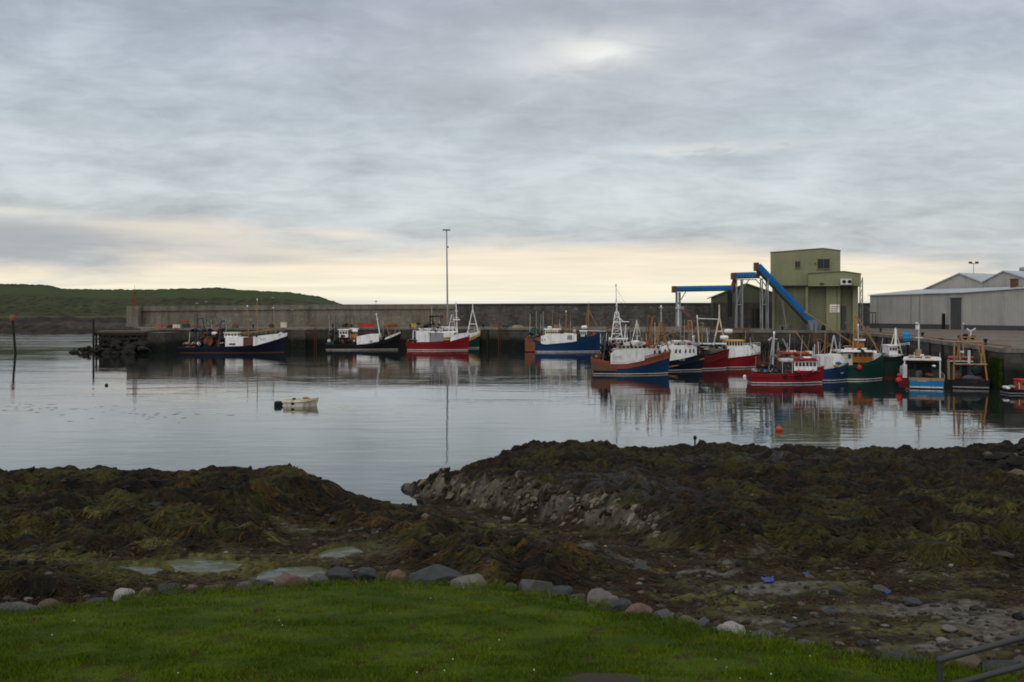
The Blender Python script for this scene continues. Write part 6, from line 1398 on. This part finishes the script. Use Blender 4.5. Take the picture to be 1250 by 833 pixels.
# small red boat at the right edge
b = Boat("small black boat with orange red cabin at the right edge of the harbour", 1226, 1275, 482, 2.6, [(1226, 474.5), (1245, 476), (1260, 474), (1275, 469)], 'black', 'black', 'grey', 'black', bandh=.12, bul=.3, name="small_boat", cat="boat", rake=.03)
b.wheelhouse(1242, 1258, 464, 476, .6, 'fluor', 'brightred', 3); b.gear(1229, 473.5, 6, 2.6, 'offwhite', name="outboard_cover"); b.gear(1234, 472, 5, 2, 'grey', name="pot"); b.pole("post", (1241, 476, -.5), (1240.5, 467, -.5), .05, 'offwhite')
# white open dinghy with outboard
b = Boat("cream open dinghy with dark outboard engine adrift at its mooring", 347, 388.5, 496.5, 1.75, [(347, 488.8), (365, 488.6), (378, 487.6), (388.5, 485.8)], 'cream', 'cream', 'cream', 'offwhite', bandh=.10, bul=.30, name="dinghy", cat="dinghy", rake=.10, ang=R(6), group="small craft in the harbour", full=.5)
b.box("thwart", 357, 360, 489.4, 490.2, -.85, .85, 'tan'); b.box("thwart", 368, 371, 489.2, 490, -.8, .8, 'tan'); b.box("console", 370, 376, 485.0, 490, -.3, .3, 'ochre'); b.house("foredeck", 378, 387.8, [(378, 487.4), (388, 485.6)], 'cream', inset=.02)
b.gear(377.5, 487.0, 5, .9, 'brickred', name="hatch_cover"); b.gear(359, 487.0, 5.0, 2.0, 'black', v=-.3, name="canvas_bundle"); b.box("side_pocket", 357, 360.5, 487.2, 493.5, -1.0, -.9, 'black')
b.box("outboard_engine", 335.5, 345.5, 489.6, 496.0, -.34, .34, 'black', None, .10, .12); m = MB(); p = b.P(344, 494); q_ = b.P(349, 491); m.tube(p, q_, .09); m.tube(p, (p[0]-.1, 0, -.5), .08); m.build("engine_bracket", paint('darkgrey'), b.root)

# mooring buoys
x, y = G(951, Dw(526)); m = MB(); m.ball((x, y, .12), .24, 14); m.tube((x, y, .3), (x, y, .46), .04); tag(m.build("mooring_buoy", paint('fluor')), "small orange mooring buoy floating in front of the small red boat", "buoy")
for px, y_, lb in ((130, 471, "little dark float in the open water at left"), (897, 466.5, None)):
    if lb:
        x, y = G(px, Dw(y_)); m = MB(); m.ball((x, y, .05), .2, 12); tag(m.build("mooring_float", paint('black')), lb, "buoy")
x, y = G(909, Dw(460.5)); m = MB(); m.ball((x, y, .06), .22, 12); tag(m.build("mooring_float", paint('white')), "small white float beside the stern of the small red boat", "buoy")
# drifting weed on the still water
n = 70; u = rng.uniform(0, 1, n); pxs = np.concatenate([rng.normal(30, 45, n//2), rng.normal(150, 60, n - n//2)]); ys = np.concatenate([rng.normal(497, 2.5, n//2), rng.normal(505, 5, n-n//2)])
D = (CAMZ)*K/(ys-HOR); x = (pxs-625)/K*D; l = rng.uniform(.1, .5, n); w = rng.uniform(.04, .15, n)
V = np.stack([np.stack([x-l, D, np.full(n, .012)], -1), np.stack([x, D-w, np.full(n, .012)], -1), np.stack([x+l*.8, D+.05, np.full(n, .012)], -1), np.stack([x, D+w, np.full(n, .02)], -1)], 1)
tag(tri_soup("drift_weed", V, np.full((n, 3), .012), tintmat("drift", .8, .2, 4, .2, 0), 4), "dark shreds of weed drifting on the still water", "seaweed", kind='stuff')

# ================================================================== QUAY CLUTTER
def crate(px, D, w, h, c, label, cat="fish box", z=QZ, n=1, rz=0):
    D = max(fd(px) + (D-218)*.9 + 1.5, fd(px)+1.6); x, y = G(px, D); s = D/K; r = thing("fish_box", label, cat, (x, y, z), rz, "boxes and gear stacked on the quay"); W2 = w*s/2; H2 = h*s
    b = MB(); t = .07
    b.box((-W2, -.45, 0), (W2, .45, .08)); b.box((-W2, -.45, .08), (W2, -.45+t, H2)); b.box((-W2, .45-t, .08), (W2, .45, H2)); b.box((-W2, -.45+t, .08), (-W2+t, .45-t, H2)); b.box((W2-t, -.45+t, .08), (W2, .45-t, H2)); b.build("box_body", paint(c), r)
    b = MB(); b.box((-W2-.05, -.5, H2), (W2+.05, .5, H2+.07)); b.build("rim", paint(c), r)
for a in [(194, 224, 8, 4, 'pinkred', "pinkish fish box on the outer end of the quay"), (216, 223, 9, 4, 'cream', "cream fish box left of the green one on the outer quay"), (227, 223, 8, 4.6, 'net', "green fish box between the cream and red ones"), (238, 222, 9, 3.130, 'brickred', "red fish box right of the green one on the outer quay"), (226, 227, 7, 8.5, 'brickred', "tall red fish bin behind the green box"),
          (346.5, 224, 7, 6, 'cream', "cream box on the quay above the white-bowed trawler"), (449, 226, 14, 4, 'brightred', "wide bright red bin on the quay above the black trawler"), (440, 228, 7, 5, 'brickred', "brick red bin beside the wide bright red one"), (504, 224, 9, 4, 'yellow', "mustard box on the quay by the red trawler"),
          (606, 222, 12, 3, 'brickred', "low red box on the quay right of the green trawler"), (617, 221, 8, 3.2, 'net', "green box on the quay right of the low red box"), (680, 221, 9, 4, 'tan', "tan box on the quay above the blue trawler's shelter"), (695, 222, 8, 4, 'rust', "rusty box on the quay above the blue trawler"), (838, 216, 12, 5, 'brickred', "brick red box on the quay below the conveyor"), (872, 214, 16, 3.5, 'rustbrown', "long brown box on the quay left of the tower")]:
    crate(*a)
for px, D, w, h, c, lb in [(207, 224, 7, 5, 'darkred', "dark red net heap on the outer quay"), (288, 224, 10, 5, 'rustbrown', "brown net heap behind the white wheelhouse"), (332, 225, 8, 4.5, 'black', "black net heap on the quay by the cream box"), (424, 225, 16, 5, 'black', "black net heap on the quay above the black trawler"), (478, 225, 20, 5, 'rust', "orange brown net heap above the black trawler's bow"),
                        (632, 220, 16, 3.5, 'tan', "tan rope heap on the quay right of the green box"), (745, 219, 14, 4, 'rustbrown', "brown net heap on the quay behind the tall lattice mast"), (905, 211, 24, 3, 'rustbrown', "flat brown net heap at the tower's foot"), (1005, 209, 6, 7, 'black', "dark tarpaulin-covered heap beside the hopper"), (1148, 150, 8, 3, 'rustbrown', "brown rope heap on the right quay edge")]:
    if px < 1020: D = max(fd(px) + (D-218)*.9 + 1.5, fd(px)+1.8)
    x, y = G(px, D); s = D/K; me = rock_mesh(w*s/2, .9, h*s, 950+int(px), 3); me.materials.append(paint(c, .9)); o = bpy.data.objects.new("net_heap", me); COL.objects.link(o); o.location = (x, y, QZ+.1); tag(o, lb, "net", "boxes and gear stacked on the quay")
x, y = G(1107, 143); t = thing("storage_drum", "bright blue plastic drum on the right quay edge", "drum", (x, y, QZ)); m = MB(); m.lathe((0, 0, 0), [(.40, 0), (.45, .06), (.45, .4), (.47, .43), (.45, .46), (.45, .85), (.47, .88), (.45, .91), (.45, 1.22), (.40, 1.28)], 18); C['drumblue'] = (.015, .24, .50); m.build("drum_body", paint('drumblue'), t)
m = MB(); m.lathe((0, 0, 1.28), [(.36, 0), (.36, .05), (.3, .07)], 16); m.build("lid", paint('blue'), t)
# rusty rubbing beam and chain rail along the inner quay
m = MB(); pr = qright
for (x0, y0), (x1, y1) in zip(pr[:-1], pr[1:]): m.tube((x0+.9, y0+.5, QZ+.3), (x1+.9, y1+.5, QZ+.3), .07)
tag(m.build("edge_pipe", paint('rust')), "rusty red pipe laid along the inner quay edge", "pipe")
for px, D in ((1072, 190), (1123, 158), (1168, 140), (1200, 126)):
    x, y = G(px+3, D); m = MB(); m.lathe((x, y, QZ+.1), [(.24, 0), (.18, .1), (.16, .5), (.28, .6), (.24, .72), (.05, .78)]); tag(m.build("bollard", paint('black')), "black iron bollard beside the red pipe on the inner quay", "bollard", "bollards along the quay edge")
# green weed streak on the inner quay corner (real growth hanging there)
n = 1500; t = np.clip(rng.normal(.90, .045, n), .8, .985); (xa, ya), (xb, yb) = qright[-2], qright[-1]
x = xa + (xb-xa)*t; y = ya + (yb-ya)*t; ln = math.hypot(xb-xa, yb-ya); ox, oy = (yb-ya)/ln, -(xb-xa)/ln
if ox > 0: ox, oy = -ox, -oy
x = x + ox*rng.uniform(.08, .35, n); y = y + oy*rng.uniform(.08, .35, n); z = rng.uniform(.1, 3.4, n); l = rng.uniform(.2, .6, n); w = rng.uniform(.05, .14, n)
V = np.stack([np.stack([x-w, y, z], -1), np.stack([x+w, y-.03, z], -1), np.stack([x+w*.4, y+.05, z-l], -1)], 1)
tag(tri_soup("hanging_weed", V, np.array([(.030, .050, .010)])*rng.uniform(.5, 1.4, (n, 1)), tintmat("hanging_weed_leaf", .8, .15, 5, .2, 0), 3), "green weed hanging on the inner quay wall near its corner", "seaweed", kind='stuff')
# small lamp posts on the parapet
for px, D, yt, lb in ((240.5, 248, 371, "short lamp post behind the blue gantry"), (252, 248, 369, "short lamp post beside the first on the outer wall"), (333, 248, 364, "short lamp post behind the ochre foremast"), (357, 246, 379, "low lamp on the quay right of the white bow"), (459, 248, 368.5, "short lamp post on the wall above the red bin"), (703, 246, 378, "low lamp post behind the blue trawler")):
    x, y = G(px, D-.8); zt = Zy(yt, D); t = thing("lamp_post", lb, "lamp post", (x, y, QZ), 0, "lamp posts along the wall"); m = MB(); m.tube((0, 0, 0), (0, 0, zt-QZ), .045); m.build("pole", paint('darkgrey'), t); m = MB(); m.box((-.28, -.35, zt-QZ), (.28, .15, zt-QZ+.2)); m.build("lamp_head", paint('grey'), t)
